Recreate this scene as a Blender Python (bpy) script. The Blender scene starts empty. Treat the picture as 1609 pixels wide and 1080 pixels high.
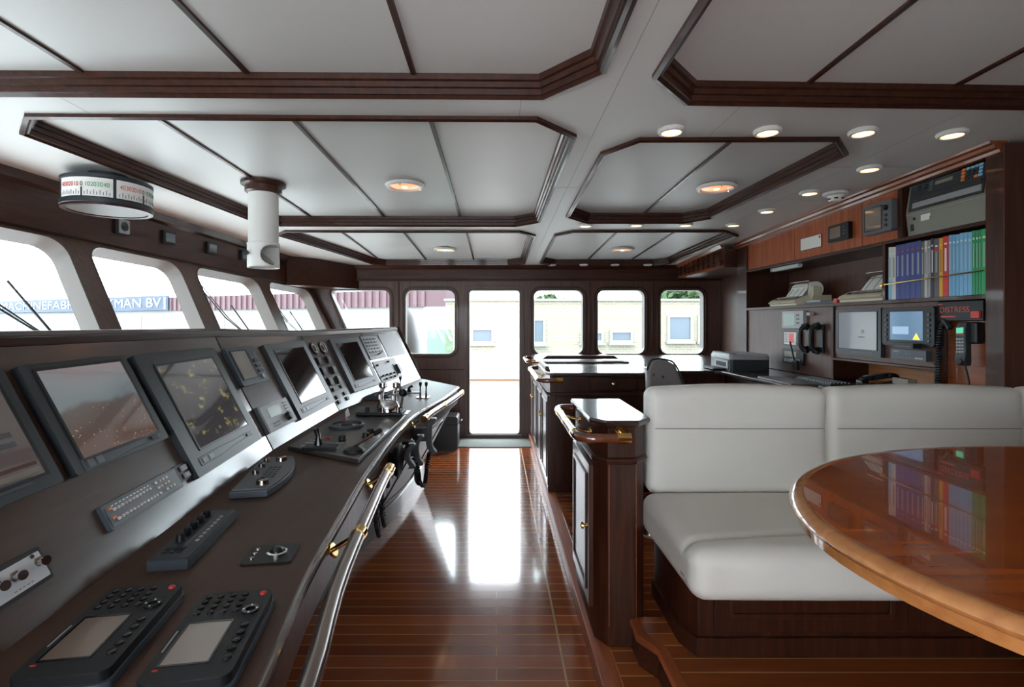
import bpy, bmesh, math, random
from mathutils import Vector, Matrix
from mathutils.geometry import intersect_line_plane
random.seed(7)
sc = bpy.context.scene
COL = sc.collection
# ------------------------------------------------------------ camera, world, sun, exposure
CX, CY, F, CH = 780.0, 507.0, 800.0, 1.52      # vanishing point, focal length in px, eye height
cam = bpy.data.cameras.new('camera')
camo = bpy.data.objects.new('camera', cam)
COL.objects.link(camo)
camo.location = (0, 0, CH)
camo.rotation_euler = (math.pi/2, 0, 0)
cam.sensor_width = 36
cam.lens = F/1609*36
cam.shift_x = (804.5-CX)/1609
cam.shift_y = -(540-CY)/1609
cam.clip_start = 0.02
cam.clip_end = 500
sc.camera = camo
sc.view_settings.view_transform = 'Standard'
sc.view_settings.look = 'None'
sc.view_settings.gamma = 1
sc.view_settings.use_curve_mapping = False
sc.view_settings.exposure = 1.0
W = bpy.data.worlds.new('World')
sc.world = W
W.use_nodes = True
bg = W.node_tree.nodes['Background']
bg.inputs[0].default_value = (0.87, 0.935, 1.0, 1)
bg.inputs[1].default_value = 7.0
sun = bpy.data.lights.new('sun', 'SUN')
sun.energy = 3.0
sun.angle = 0.01
sun.color = (1, 0.95, 0.86)
suno = bpy.data.objects.new('sun', sun)
COL.objects.link(suno)
suno.rotation_euler = Vector((0.25, 0.62, -1.0)).to_track_quat('-Z', 'Y').to_euler()
sc.cycles.max_bounces = 10
sc.cycles.diffuse_bounces = 6
sc.cycles.glossy_bounces = 4
sc.cycles.transparent_max_bounces = 12
sc.cycles.use_denoising = True
sc.cycles.sample_clamp_indirect = 6

# ------------------------------------------------------------ pixel to place helpers
def camber(Y):
    return 0.92 - 0.00407*min(abs(Y), 9)**2            # ceiling height above the eye
def ZC(Y): return CH + camber(Y)
def P(px, py, Y): return Vector(((px-CX)/F*Y, Y, CH-(py-CY)/F*Y))
def onz(px, py, z): return P(px, py, (CH-z)*F/(py-CY))
def onX(px, py, X): return P(px, py, X*F/(px-CX))
def onceil(px, py, up=0.0):
    t = (CY-py)/F
    a, b, c = 0.00407, t, -(0.92+up)
    Y = (-b+math.sqrt(b*b-4*a*c))/(2*a)
    return P(px, py, Y)
def onplane(px, py, p0, n):
    o = Vector((0, 0, CH)); d = Vector(((px-CX)/F, 1, -(py-CY)/F))
    return o + d*((p0-o).dot(n)/d.dot(n))

# ------------------------------------------------------------ materials
def nt(m): return m.node_tree.nodes, m.node_tree.links
def mat(name, col, rough=0.5, metal=0.0, coat=0.0, spec=0.5, emit=None, es=0.0, bump=0.0, bscale=200, var=0.0, vscale=6, sheen=0):
    m = bpy.data.materials.new(name); m.use_nodes = True
    n, l = nt(m); b = n['Principled BSDF']
    b.inputs['Base Color'].default_value = (*col, 1)
    b.inputs['Roughness'].default_value = rough
    b.inputs['Metallic'].default_value = metal
    b.inputs['Coat Weight'].default_value = coat
    b.inputs['Coat Roughness'].default_value = 0.04
    b.inputs['Specular IOR Level'].default_value = spec
    if emit:
        b.inputs['Emission Color'].default_value = (*emit, 1); b.inputs['Emission Strength'].default_value = es
    tc = n.new('ShaderNodeTexCoord')
    no = n.new('ShaderNodeTexNoise'); no.inputs['Scale'].default_value = vscale; l.new(tc.outputs['Object'], no.inputs['Vector'])
    no.inputs['Detail'].default_value = 4
    if var:
        hs = n.new('ShaderNodeHueSaturation'); hs.inputs['Color'].default_value = (*col, 1)
        mr = n.new('ShaderNodeMapRange'); mr.inputs[3].default_value = 1-var; mr.inputs[4].default_value = 1+var
        l.new(no.outputs['Fac'], mr.inputs[0]); l.new(mr.outputs[0], hs.inputs['Value']); l.new(hs.outputs[0], b.inputs['Base Color'])
    if bump:
        n2 = n.new('ShaderNodeTexNoise'); n2.inputs['Scale'].default_value = bscale; l.new(tc.outputs['Object'], n2.inputs['Vector'])
        bp = n.new('ShaderNodeBump'); bp.inputs['Strength'].default_value = bump; bp.inputs['Distance'].default_value = 0.002
        l.new(n2.outputs['Fac'], bp.inputs['Height']); l.new(bp.outputs[0], b.inputs['Normal'])
    return m
def wood(name, c1, c2, rough=0.25, coat=0.5, axis='Z', scale=1.0, crough=0.05):
    m = mat(name, c1, rough, coat=coat)
    n, l = nt(m); b = n['Principled BSDF']; b.inputs['Coat Roughness'].default_value = crough
    tc = n.new('ShaderNodeTexCoord'); mp = n.new('ShaderNodeMapping')
    s = {'X': (1, 14, 14), 'Y': (14, 1, 14), 'Z': (14, 14, 1)}[axis]
    mp.inputs['Scale'].default_value = [v*scale for v in s]
    l.new(tc.outputs['Object'], mp.inputs[0])
    no = n.new('ShaderNodeTexNoise'); no.inputs['Scale'].default_value = 2.5; no.inputs['Detail'].default_value = 7; no.inputs['Distortion'].default_value = 0.6
    l.new(mp.outputs[0], no.inputs['Vector'])
    cr = n.new('ShaderNodeValToRGB'); cr.color_ramp.elements[0].position = 0.35; cr.color_ramp.elements[1].position = 0.68
    cr.color_ramp.elements[0].color = (*c2, 1); cr.color_ramp.elements[1].color = (*c1, 1)
    l.new(no.outputs['Fac'], cr.inputs[0]); l.new(cr.outputs[0], b.inputs['Base Color'])
    return m
M = {}
M['dark'] = wood('mahogany dark', (.066, .019, .009), (.030, .009, .005), .38, .2)
M['darkh'] = wood('mahogany dark along', (.066, .019, .009), (.030, .009, .005), .38, .2, 'Y')
M['darkx'] = wood('mahogany dark across', (.066, .019, .009), (.030, .009, .005), .38, .2, 'X')
for k_ in ('dark', 'darkh', 'darkx'): M[k_].node_tree.nodes['Principled BSDF'].inputs['Specular IOR Level'].default_value = .3
M['bulk'] = wood('bulkhead wood', (.095, .042, .027), (.055, .023, .014), .42, .1)
M['red'] = wood('mahogany red', (.46, .105, .020), (.28, .056, .011), .38, .2)
M['redh'] = wood('mahogany red along', (.33, .085, .022), (.18, .040, .012), .3, .4, 'Y')
M['panel'] = wood('panel veneer', (.11, .042, .027), (.070, .025, .016), .45, .0)
M['desk'] = wood('console veneer', (.072, .035, .022), (.058, .027, .017), .45, .0, 'Y', 1, .15)
M['desk'].node_tree.nodes['Principled BSDF'].inputs['Specular IOR Level'].default_value = .3
M['slope'] = wood('console slope veneer', (.078, .040, .028), (.062, .031, .022), .36, 1.0, 'Y', 1, .18)
M['slope'].node_tree.nodes['Principled BSDF'].inputs['Specular IOR Level'].default_value = .1
M['slope'].node_tree.nodes['Principled BSDF'].inputs['Coat IOR'].default_value = 1.6
M['top'] = wood('varnished top', (.040, .018, .012), (.028, .012, .008), .3, .9, 'X', 1, .10)
M['table'] = wood('table veneer', (.46, .105, .014), (.30, .058, .008), .2, 1.0, 'X', .6, .015)
M['tedge'] = wood('table edge wood', (.52, .22, .07), (.40, .15, .045), .2, .9, 'X', .8, .05)
M['nose'] = wood('nosing wood', (.38, .10, .032), (.26, .062, .02), .5, .1, 'Y', 1, .05)
M['ceil'] = mat('ceiling panel white', (.66, .64, .61), .42, spec=.4)
M['seam'] = mat('ceiling seam', (.42, .41, .40), .6)
M['brass'] = mat('polished brass', (.85, .58, .22), .14, 1)
M['steel'] = mat('polished steel', (.30, .255, .235), .22, 1)
M['chrome'] = mat('chrome', (.85, .86, .88), .07, 1)
M['alu'] = mat('window lining', (.085, .068, .058), .5, .1, var=.05)
M['black'] = mat('black plastic', (.010, .011, .013), .42, spec=.35)
M['blackg'] = mat('black gloss', (.012, .012, .013), .12)
M['bezel'] = mat('dark grey bezel', (.024, .031, .036), .42)
M['bezel2'] = mat('blue grey housing', (.050, .066, .082), .42)
M['grey'] = mat('mid grey plastic', (.12, .13, .145), .42)
M['greyl'] = mat('light grey plastic', (.33, .34, .35), .45)
M['rgrey'] = mat('radio grey enamel', (.235, .235, .20), .45)
M['white'] = mat('white enamel', (.78, .77, .73), .35)
M['cream'] = mat('cream plastic', (.66, .60, .44), .5)
M['paper'] = mat('paper', (.85, .84, .80), .8)
M['plate'] = mat('white engraved plate', (.66, .67, .69), .3, coat=.3)
M['ink'] = mat('dark ink', (.03, .03, .035), .7)
M['redp'] = mat('red plastic', (.55, .03, .02), .4)
M['greenp'] = mat('green plastic', (.03, .35, .15), .4)
M['redlit'] = mat('red lettering', (.62, .06, .05), .5)
M['greenlit'] = mat('green lettering', (.05, .35, .15), .5)
M['orange'] = mat('orange key', (.85, .25, .05), .5)
M['bluek'] = mat('light blue key', (.25, .55, .8), .5)
M['vinyl'] = mat('cream leather', (.70, .68, .625), .42, bump=.25, bscale=350, var=.03, vscale=3)
M['gleather'] = mat('grey leather', (.18, .165, .165), .4, bump=.3, bscale=300)
M['mat'] = mat('door mat fibre', (.16, .18, .16), .95, bump=.8, bscale=600)
M['glass_dark'] = mat('dark screen glass', (.016, .017, .020), .06, coat=1)
M['lcdg'] = mat('green lcd', (.26, .34, .30), .25, emit=(.35, .5, .42), es=.08)
M['lcdgrey'] = mat('grey lcd', (.30, .27, .23), .2, coat=.6)
M['lcdbrown'] = mat('brown lcd', (.20, .145, .115), .15, coat=.8)
M['scrgrey'] = mat('grey desktop screen', (.10, .11, .12), .1, coat=.5, emit=(.33, .37, .42), es=.18)
M['scrblue'] = mat('blue desktop screen', (.05, .1, .15), .12, coat=.5, emit=(.16, .30, .48), es=.3)
M['scrpale'] = mat('pale blue window', (.1, .2, .3), .2, emit=(.35, .50, .70), es=.4)
M['yellow'] = mat('yellow', (.9, .62, .05), .5)
M['yellowe'] = mat('yellow icon', (.9, .62, .05), .5, emit=(.95, .65, .05), es=.8)
M['lamp'] = mat('lit lamp glass', (1, .9, .7), .3, emit=(1.0, .58, .24), es=2.2)
M['lampo'] = mat('lit orange lamp glass', (1, .5, .3), .3, emit=(1.0, .30, .12), es=.62)
M['lampw'] = mat('lit warm lamp glass', (1, .8, .5), .3, emit=(1.0, .56, .28), es=1.0)
M['fac'] = mat('white facade', (.22, .22, .21), .8)
M['concrete'] = mat('quay concrete', (.30, .30, .29), .9, var=.1)
M['whitep'] = mat('white ship paint', (.75, .76, .77), .4)
M['teak'] = wood('teak', (.36, .20, .09), (.28, .14, .06), .5, 0, 'X')
M['signb'] = mat('blue sign board', (.006, .021, .052), .5)
M['signw'] = mat('sign lettering', (.21, .21, .20), .5)
M['redroof'] = None
M['leaf'] = mat('tree leaves', (.028, .055, .016), .8, var=.5, vscale=3)
M['bark'] = mat('bark', (.06, .045, .03), .9)
M['fluor'] = mat('tube light cover', (.55, .56, .56), .4)
M['lightwood'] = wood('light plywood', (.42, .17, .05), (.30, .10, .03), .5, 0, 'Y')

def stripes(name, c1, c2, axis, period, duty=.5, rough=.6):
    m = mat(name, c1, rough); n, l = nt(m); b = n['Principled BSDF']
    tc = n.new('ShaderNodeTexCoord'); sp = n.new('ShaderNodeSeparateXYZ'); l.new(tc.outputs['Object'], sp.inputs[0])
    a = n.new('ShaderNodeMath'); a.operation = 'FRACT'; d = n.new('ShaderNodeMath'); d.operation = 'MULTIPLY'; d.inputs[1].default_value = 1/period
    l.new(sp.outputs[axis], d.inputs[0]); l.new(d.outputs[0], a.inputs[0])
    g = n.new('ShaderNodeMath'); g.operation = 'LESS_THAN'; g.inputs[1].default_value = duty; l.new(a.outputs[0], g.inputs[0])
    mx = n.new('ShaderNodeMix'); mx.data_type = 'RGBA'; mx.inputs[6].default_value = (*c1, 1); mx.inputs[7].default_value = (*c2, 1)
    l.new(g.outputs[0], mx.inputs[0]); l.new(mx.outputs[2], b.inputs['Base Color'])
    return m
M['redroof'] = stripes('ribbed red cladding', (.26, .14, .15), (.19, .09, .10), 'X', .35)

def planks(name, rough=.16):
    m = mat(name, (.2, .06, .02), rough, coat=.9); n, l = nt(m); b = n['Principled BSDF']
    b.inputs['Coat Roughness'].default_value = .085
    tc = n.new('ShaderNodeTexCoord')
    br = n.new('ShaderNodeTexBrick'); l.new(tc.outputs['Object'], br.inputs['Vector'])
    br.inputs['Color1'].default_value = (.37, .098, .028, 1); br.inputs['Color2'].default_value = (.21, .050, .016, 1)
    br.inputs['Mortar'].default_value = (.60, .33, .11, 1)
    br.inputs['Scale'].default_value = 1; br.inputs['Mortar Size'].default_value = .0024; br.inputs['Mortar Smooth'].default_value = 0
    br.inputs['Brick Width'].default_value = 5.3; br.inputs['Row Height'].default_value = .08
    mp = n.new('ShaderNodeMapping'); mp.inputs['Scale'].default_value = (1.5, 12, 2); l.new(tc.outputs['Object'], mp.inputs[0])
    no = n.new('ShaderNodeTexNoise'); no.inputs['Scale'].default_value = 1.5; no.inputs['Detail'].default_value = 2; l.new(mp.outputs[0], no.inputs['Vector'])
    mr = n.new('ShaderNodeMapRange'); mr.inputs[3].default_value = .75; mr.inputs[4].default_value = 1.25; l.new(no.outputs['Fac'], mr.inputs[0])
    hs = n.new('ShaderNodeHueSaturation'); l.new(br.outputs['Color'], hs.inputs['Color']); l.new(mr.outputs[0], hs.inputs['Value'])
    l.new(hs.outputs[0], b.inputs['Base Color'])
    return m
M['floor'] = planks('varnished plank floor')
def brickm():
    m = mat('pale brick', (.3, .26, .2), .85); n, l = nt(m); b = n['Principled BSDF']
    tc = n.new('ShaderNodeTexCoord'); mp = n.new('ShaderNodeMapping'); mp.inputs['Rotation'].default_value = (math.pi/2, 0, 0)
    l.new(tc.outputs['Object'], mp.inputs[0])
    br = n.new('ShaderNodeTexBrick'); l.new(mp.outputs[0], br.inputs['Vector'])
    br.inputs['Color1'].default_value = (.15, .133, .098, 1); br.inputs['Color2'].default_value = (.13, .115, .085, 1); br.inputs['Mortar'].default_value = (.18, .17, .135, 1)
    br.inputs['Scale'].default_value = 1; br.inputs['Brick Width'].default_value = .42; br.inputs['Row Height'].default_value = .14; br.inputs['Mortar Size'].default_value = .02
    l.new(br.outputs['Color'], b.inputs['Base Color']); return m
M['brick'] = brickm()
def glassm(name, tint, refl=.06):
    m = bpy.data.materials.new(name); m.use_nodes = True; n, l = nt(m)
    n.remove(n['Principled BSDF']); out = n['Material Output']
    t = n.new('ShaderNodeBsdfTransparent'); t.inputs[0].default_value = (*tint, 1)
    g = n.new('ShaderNodeBsdfGlossy'); g.inputs['Roughness'].default_value = .01
    lw = n.new('ShaderNodeLayerWeight'); pw = n.new('ShaderNodeMath'); pw.operation = 'POWER'; pw.inputs[1].default_value = 7; l.new(lw.outputs['Facing'], pw.inputs[0])
    fr = n.new('ShaderNodeMapRange'); fr.inputs[3].default_value = .03; fr.inputs[4].default_value = .2; l.new(pw.outputs[0], fr.inputs[0])
    mx = n.new('ShaderNodeMixShader'); l.new(fr.outputs[0], mx.inputs[0]); l.new(t.outputs[0], mx.inputs[1]); l.new(g.outputs[0], mx.inputs[2])
    l.new(mx.outputs[0], out.inputs[0]); return m
M['pane'] = glassm('window pane', (.86, .90, .90))
M['gpane'] = glassm('green tinted pane', (.74, .88, .82))
def nightphoto():
    m = mat('display picture city', (.01, .01, .012), .08, coat=1); n, l = nt(m); b = n['Principled BSDF']
    tc = n.new('ShaderNodeTexCoord'); sp = n.new('ShaderNodeSeparateXYZ'); l.new(tc.outputs['Generated'], sp.inputs[0])
    cr = n.new('ShaderNodeValToRGB'); e = cr.color_ramp.elements
    e[0].position = 0; e[0].color = (.05, .030, .024, 1); e[1].position = 1; e[1].color = (.105, .085, .088, 1)
    a = e.new(.50); a.color = (.045, .038, .036, 1); a = e.new(.56); a.color = (.07, .085, .09, 1); a = e.new(.8); a.color = (.085, .095, .10, 1)
    no = n.new('ShaderNodeTexNoise'); no.inputs['Scale'].default_value = 3; l.new(tc.outputs['Generated'], no.inputs['Vector'])
    ad = n.new('ShaderNodeMath'); ad.operation = 'MULTIPLY_ADD'; ad.inputs[1].default_value = .3; l.new(no.outputs['Fac'], ad.inputs[0])
    sb = n.new('ShaderNodeMath'); sb.operation = 'SUBTRACT'; sb.inputs[1].default_value = .15; l.new(sp.outputs[1], sb.inputs[0]); l.new(sb.outputs[0], ad.inputs[2])
    l.new(ad.outputs[0], cr.inputs[0])
    n2 = n.new('ShaderNodeTexVoronoi'); n2.inputs['Scale'].default_value = 26; l.new(tc.outputs['Generated'], n2.inputs['Vector'])
    lt = n.new('ShaderNodeMath'); lt.operation = 'LESS_THAN'; lt.inputs[1].default_value = .17; l.new(n2.outputs['Distance'], lt.inputs[0])
    n3 = n.new('ShaderNodeTexNoise'); n3.inputs['Scale'].default_value = 5; l.new(tc.outputs['Generated'], n3.inputs['Vector'])
    g3 = n.new('ShaderNodeMath'); g3.operation = 'GREATER_THAN'; g3.inputs[1].default_value = .47; l.new(n3.outputs['Fac'], g3.inputs[0])
    ly = n.new('ShaderNodeMath'); ly.operation = 'LESS_THAN'; ly.inputs[1].default_value = .48; l.new(ad.outputs[0], ly.inputs[0])
    m1 = n.new('ShaderNodeMath'); m1.operation = 'MULTIPLY'; l.new(lt.outputs[0], m1.inputs[0]); l.new(ly.outputs[0], m1.inputs[1])
    m2 = n.new('ShaderNodeMath'); m2.operation = 'MULTIPLY'; l.new(m1.outputs[0], m2.inputs[0]); l.new(g3.outputs[0], m2.inputs[1])
    mx = n.new('ShaderNodeMix'); mx.data_type = 'RGBA'; mx.inputs[7].default_value = (.40, .22, .12, 1); l.new(m2.outputs[0], mx.inputs[0]); l.new(cr.outputs[0], mx.inputs[6])
    l.new(mx.outputs[2], b.inputs['Emission Color']); b.inputs['Emission Strength'].default_value = 1.0
    return m
M['scrcity'] = nightphoto()
def radarm():
    m = mat('display chart traces', (.012, .013, .016), .05, coat=1); n, l = nt(m); b = n['Principled BSDF']
    tc = n.new('ShaderNodeTexCoord')
    no = n.new('ShaderNodeTexNoise'); no.inputs['Scale'].default_value = 5; no.inputs['Detail'].default_value = 8; no.inputs['Roughness'].default_value = .7; l.new(tc.outputs['Generated'], no.inputs['Vector'])
    cr = n.new('ShaderNodeValToRGB'); e = cr.color_ramp.elements; e[0].position = .56; e[0].color = (.02, .02, .022, 1); e[1].position = .62; e[1].color = (.13, .115, .045, 1)
    l.new(no.outputs['Fac'], cr.inputs[0]); l.new(cr.outputs[0], b.inputs['Emission Color']); b.inputs['Emission Strength'].default_value = 1
    return m
M['scrchart'] = radarm()
M['scrdark'] = mat('display dark picture', (.012, .013, .016), .05, coat=1, emit=(.035, .028, .026), es=1)

# ------------------------------------------------------------ geometry helpers
class G:
    def __init__(s): s.v = []; s.f = []
    def add(s, vs, fs):
        k = len(s.v); s.v += [tuple(v) for v in vs]; s.f += [tuple(i+k for i in f) for f in fs]; return s
    def box(s, x0, x1, y0, y1, z0, z1):
        vs = [(x0, y0, z0), (x1, y0, z0), (x1, y1, z0), (x0, y1, z0), (x0, y0, z1), (x1, y0, z1), (x1, y1, z1), (x0, y1, z1)]
        return s.add(vs, [(0, 3, 2, 1), (4, 5, 6, 7), (0, 1, 5, 4), (1, 2, 6, 5), (2, 3, 7, 6), (3, 0, 4, 7)])
    def cbox(s, c, d): return s.box(c[0]-d[0]/2, c[0]+d[0]/2, c[1]-d[1]/2, c[1]+d[1]/2, c[2]-d[2]/2, c[2]+d[2]/2)
    def prism(s, poly, z0, z1):           # poly ccw in xy
        n = len(poly); a = sum(poly[i][0]*poly[(i+1) % n][1]-poly[(i+1) % n][0]*poly[i][1] for i in range(n))
        if a < 0: poly = poly[::-1]
        vs = [(p[0], p[1], z0) for p in poly]+[(p[0], p[1], z1) for p in poly]
        return s.add(vs, [tuple(range(n))[::-1], tuple(range(n, 2*n))]+[(i, (i+1) % n, n+(i+1) % n, n+i) for i in range(n)])
    def loft(s, rings, closed=True, caps=True):
        n = len(rings[0]); vs = [p for r in rings for p in r]; fs = []
        for k in range(len(rings)-1):
            for i in range(n if closed else n-1):
                j = (i+1) % n
                fs.append((k*n+i, k*n+j, (k+1)*n+j, (k+1)*n+i))
        if caps and closed: fs += [tuple(range(n))[::-1], tuple(range((len(rings)-1)*n, len(rings)*n))]
        return s.add(vs, fs)
    def cyl(s, p0, p1, r0, r1=None, n=20):
        p0, p1 = Vector(p0), Vector(p1); r1 = r0 if r1 is None else r1
        q = (p1-p0).to_track_quat('Z', 'Y')
        def ring(p, r): return [p+q @ Vector((math.cos(2*math.pi*i/n)*r, math.sin(2*math.pi*i/n)*r, 0)) for i in range(n)]
        return s.loft([ring(p0, r0), ring(p1, r1)])
    def lathe(s, c, prof, axis='Z', n=28):      # prof: (r, h)
        c = Vector(c); rings = []
        q = {'Z': Vector((0, 0, 1)), 'X': Vector((1, 0, 0)), 'Y': Vector((0, 1, 0)), '-X': Vector((-1, 0, 0)), '-Y': Vector((0, -1, 0)), '-Z': Vector((0, 0, -1))}[axis].to_track_quat('Z', 'Y')
        for r, h in prof:
            rings.append([c+q @ Vector((math.cos(2*math.pi*i/n)*max(r, 1e-4), math.sin(2*math.pi*i/n)*max(r, 1e-4), h)) for i in range(n)])
        return s.loft(rings)
    def tube(s, pts, r, n=12, close=False):
        pts = [Vector(p) for p in pts]; rings = []; m = len(pts); up = None
        for k, p in enumerate(pts):
            a = pts[(k-1) % m] if (k or close) else p; b = pts[(k+1) % m] if (k < m-1 or close) else p
            t = (b-a).normalized()
            if up is None:
                up = Vector((0, 0, 1)) if abs(t.z) < .9 else Vector((1, 0, 0))
            x = t.cross(up)
            if x.length < 1e-4: x = t.cross(Vector((1, 0, 0)))
            x.normalize(); up = x.cross(t).normalized()
            rr = r[k] if isinstance(r, (list, tuple)) else r
            rings.append([p+x*math.cos(2*math.pi*i/n)*rr+up*math.sin(2*math.pi*i/n)*rr for i in range(n)])
        if close: return s.loft(rings+[rings[0]], caps=False)
        return s.loft(rings)
    def sphere(s, c, r, n=16, sz=1.0):
        c = Vector(c); return s.lathe(c, [(math.sin(math.pi*k/n)*r, -math.cos(math.pi*k/n)*r*sz) for k in range(n+1)], n=n*2)
    def ext(s, outer, holes, z0, z1):      # filled plate with holes, extruded
        bm = plate_bm(outer, holes)
        r = bmesh.ops.extrude_face_region(bm, geom=list(bm.faces))
        for v in [g for g in r['geom'] if isinstance(g, bmesh.types.BMVert)]: v.co.z = z1-z0
        for v in bm.verts: v.co.z += z0
        bmesh.ops.recalc_face_normals(bm, faces=bm.faces)
        bm.verts.index_update()
        s.add([v.co.copy() for v in bm.verts], [[v.index for v in f.verts] for f in bm.faces]); bm.free(); return s
    def xf(s, m):
        s.v = [tuple(m @ Vector(v)) for v in s.v]; return s
def plate_bm(outer, holes=()):
    bm = bmesh.new(); es = []
    for loop in [outer]+list(holes):
        vs = [bm.verts.new((p[0], p[1], 0)) for p in loop]
        es += [bm.edges.new((vs[i], vs[(i+1) % len(vs)])) for i in range(len(vs))]
    bmesh.ops.triangle_fill(bm, edges=es, use_beauty=True, use_dissolve=False)
    bm.normal_update()
    for f in bm.faces:
        if f.normal.z < 0: f.normal_flip()
    return bm
def rr(x0, x1, y0, y1, r, n=6):
    r = min(r, abs(x1-x0)/2-1e-4, abs(y1-y0)/2-1e-4); out = []
    for cx, cy, a in ((x1-r, y1-r, 0), (x0+r, y1-r, 90), (x0+r, y0+r, 180), (x1-r, y0+r, 270)):
        for k in range(n+1):
            t = math.radians(a+90*k/n); out.append((cx+r*math.cos(t), cy+r*math.sin(t)))
    return out
def rpoly(pts, r, n=6):
    out = []
    for i, p in enumerate(pts):
        p = Vector(p); a = (Vector(pts[i-1])-p).normalized(); b = (Vector(pts[(i+1) % len(pts)])-p).normalized()
        for k in range(n+1):
            t = k/n; out.append(tuple((p+a*r)*(1-t)**2+p*2*t*(1-t)+(p+b*r)*t**2))
    return out
def circ(x, y, r, n=24): return [(x+r*math.cos(2*math.pi*i/n), y+r*math.sin(2*math.pi*i/n)) for i in range(n)]
def obj(name, g, m, parent=None, bevel=0, smooth=True, seg=2, angle=35):
    me = bpy.data.meshes.new(name); me.from_pydata(g.v, [], g.f); me.update()
    bm = bmesh.new(); bm.from_mesh(me); bmesh.ops.recalc_face_normals(bm, faces=bm.faces); bm.to_mesh(me); bm.free()
    o = bpy.data.objects.new(name, me); COL.objects.link(o)
    me.materials.append(M[m] if isinstance(m, str) else m)
    if parent is not None: o.parent = parent
    if smooth:
        for p in me.polygons: p.use_smooth = True
        me.set_sharp_from_angle(angle=math.radians(angle))
    if bevel:
        b = o.modifiers.new('bevel', 'BEVEL'); b.width = bevel; b.segments = seg; b.limit_method = 'ANGLE'; b.angle_limit = math.radians(40); b.harden_normals = True
    return o
def tag(o, label, cat, group=None, kind=None):
    o['label'] = label; o['category'] = cat
    if group: o['group'] = group
    if kind: o['kind'] = kind
    return o
def thing(name, label, cat, loc=(0, 0, 0), group=None, rz=0, mw=None):
    o = bpy.data.objects.new(name, None); COL.objects.link(o); o.empty_display_size = .05
    if mw is not None: o.matrix_world = mw
    else: o.location = loc; o.rotation_euler = (0, 0, rz)
    return tag(o, label, cat, group)
def struct(name, g, m, parent=None, **k):
    o = obj(name, g, m, parent, **k)
    if parent is None: o['kind'] = 'structure'
    return o
def dup(root, label=None, loc=None, rz=None):
    r = root.copy(); COL.objects.link(r)
    if label: r['label'] = label
    if loc is not None: r.location = loc
    if rz is not None: r.rotation_euler = (0, 0, rz)
    for ch in root.children:
        c = ch.copy(); COL.objects.link(c); c.parent = r
        for gch in ch.children:
            d = gch.copy(); COL.objects.link(d); d.parent = c
    return r
def text(name, s, size, m, parent=None, loc=(0, 0, 0), rot=(0, 0, 0), align='CENTER', ex=.0004, xs=1.0):
    cu = bpy.data.curves.new(name, 'FONT'); cu.body = s; cu.size = size; cu.align_x = align; cu.align_y = 'CENTER'; cu.extrude = ex
    t = bpy.data.objects.new('tmp', cu); COL.objects.link(t)
    dg = bpy.context.evaluated_depsgraph_get(); me = bpy.data.meshes.new_from_object(t.evaluated_get(dg))
    bpy.data.objects.remove(t)
    o = bpy.data.objects.new(name, me); COL.objects.link(o); me.materials.clear(); me.materials.append(M[m]); o.parent = parent
    o.location = loc; o.rotation_euler = rot; o.scale = (xs, 1, 1)
    return o
def frame_m(o, u, v, n):
    u, v, n = Vector(u).normalized(), Vector(v).normalized(), Vector(n).normalized()
    return Matrix(((u.x, v.x, n.x, o[0]), (u.y, v.y, n.y, o[1]), (u.z, v.z, n.z, o[2]), (0, 0, 0, 1)))
class Face:
    """a flat face of the room: origin, right, up, normal"""
    def __init__(s, o, u, v):
        s.o = Vector(o); s.u = Vector(u).normalized(); n = s.u.cross(Vector(v)).normalized(); s.v = n.cross(s.u).normalized(); s.n = n
    def at(s, px, py, t=0):
        p = onplane(px, py, s.o+s.n*t, s.n)-s.o
        return p.dot(s.u), p.dot(s.v)
    def place(s, quad, t=0):
        """quad: four picture corners tl,tr,br,bl of a front at height t -> matrix at centre, w, h"""
        c = [s.at(x, y, t) for x, y in quad]
        w = ((c[1][0]-c[0][0])+(c[2][0]-c[3][0]))/2; h = ((c[0][1]-c[3][1])+(c[1][1]-c[2][1]))/2
        cu = sum(a for a, b in c)/4; cv = sum(b for a, b in c)/4
        return frame_m(s.o+s.u*cu+s.v*cv, s.u, s.v, s.n), w, h
def smooth_path(pts, k=6):
    pts = [Vector(p) for p in pts]; out = []
    for i in range(len(pts)-1):
        p0 = pts[max(i-1, 0)]; p1 = pts[i]; p2 = pts[i+1]; p3 = pts[min(i+2, len(pts)-1)]
        for j in range(k):
            t = j/k
            out.append(.5*((2*p1)+(p2-p0)*t+(2*p0-5*p1+4*p2-p3)*t*t+(3*p1-p0-3*p2+p3)*t**3))
    return out+[pts[-1]]
# ============================================================ SETTING
YB = 6.65                                   # inner face of the back bulkhead
def wx(Y): return -2.83+.115*(Y-2.9)        # left header line in plan
XR, YN = 2.93, -1.7
# --- floors
struct('floor', G().box(-3.5, .47, YN-.1, YB+.1, -.06, 0), 'floor')
struct('trim_10', G().box(.292, .302, YN, YB, 0, .0015), mat('inlay', (.50, .30, .11), .25, coat=.8), smooth=False)
struct('floor_platform', G().box(.445, 4.2, YN-.1, YB+.1, 0, .075), 'floor', smooth=False)
struct('trim_11', G().box(.42, .500, YN, YB, .0, .08), 'nose', bevel=.006)
struct('trim_12', G().box(.500, .507, YN, YB, .070, .0765), 'tedge', smooth=False)
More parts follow.
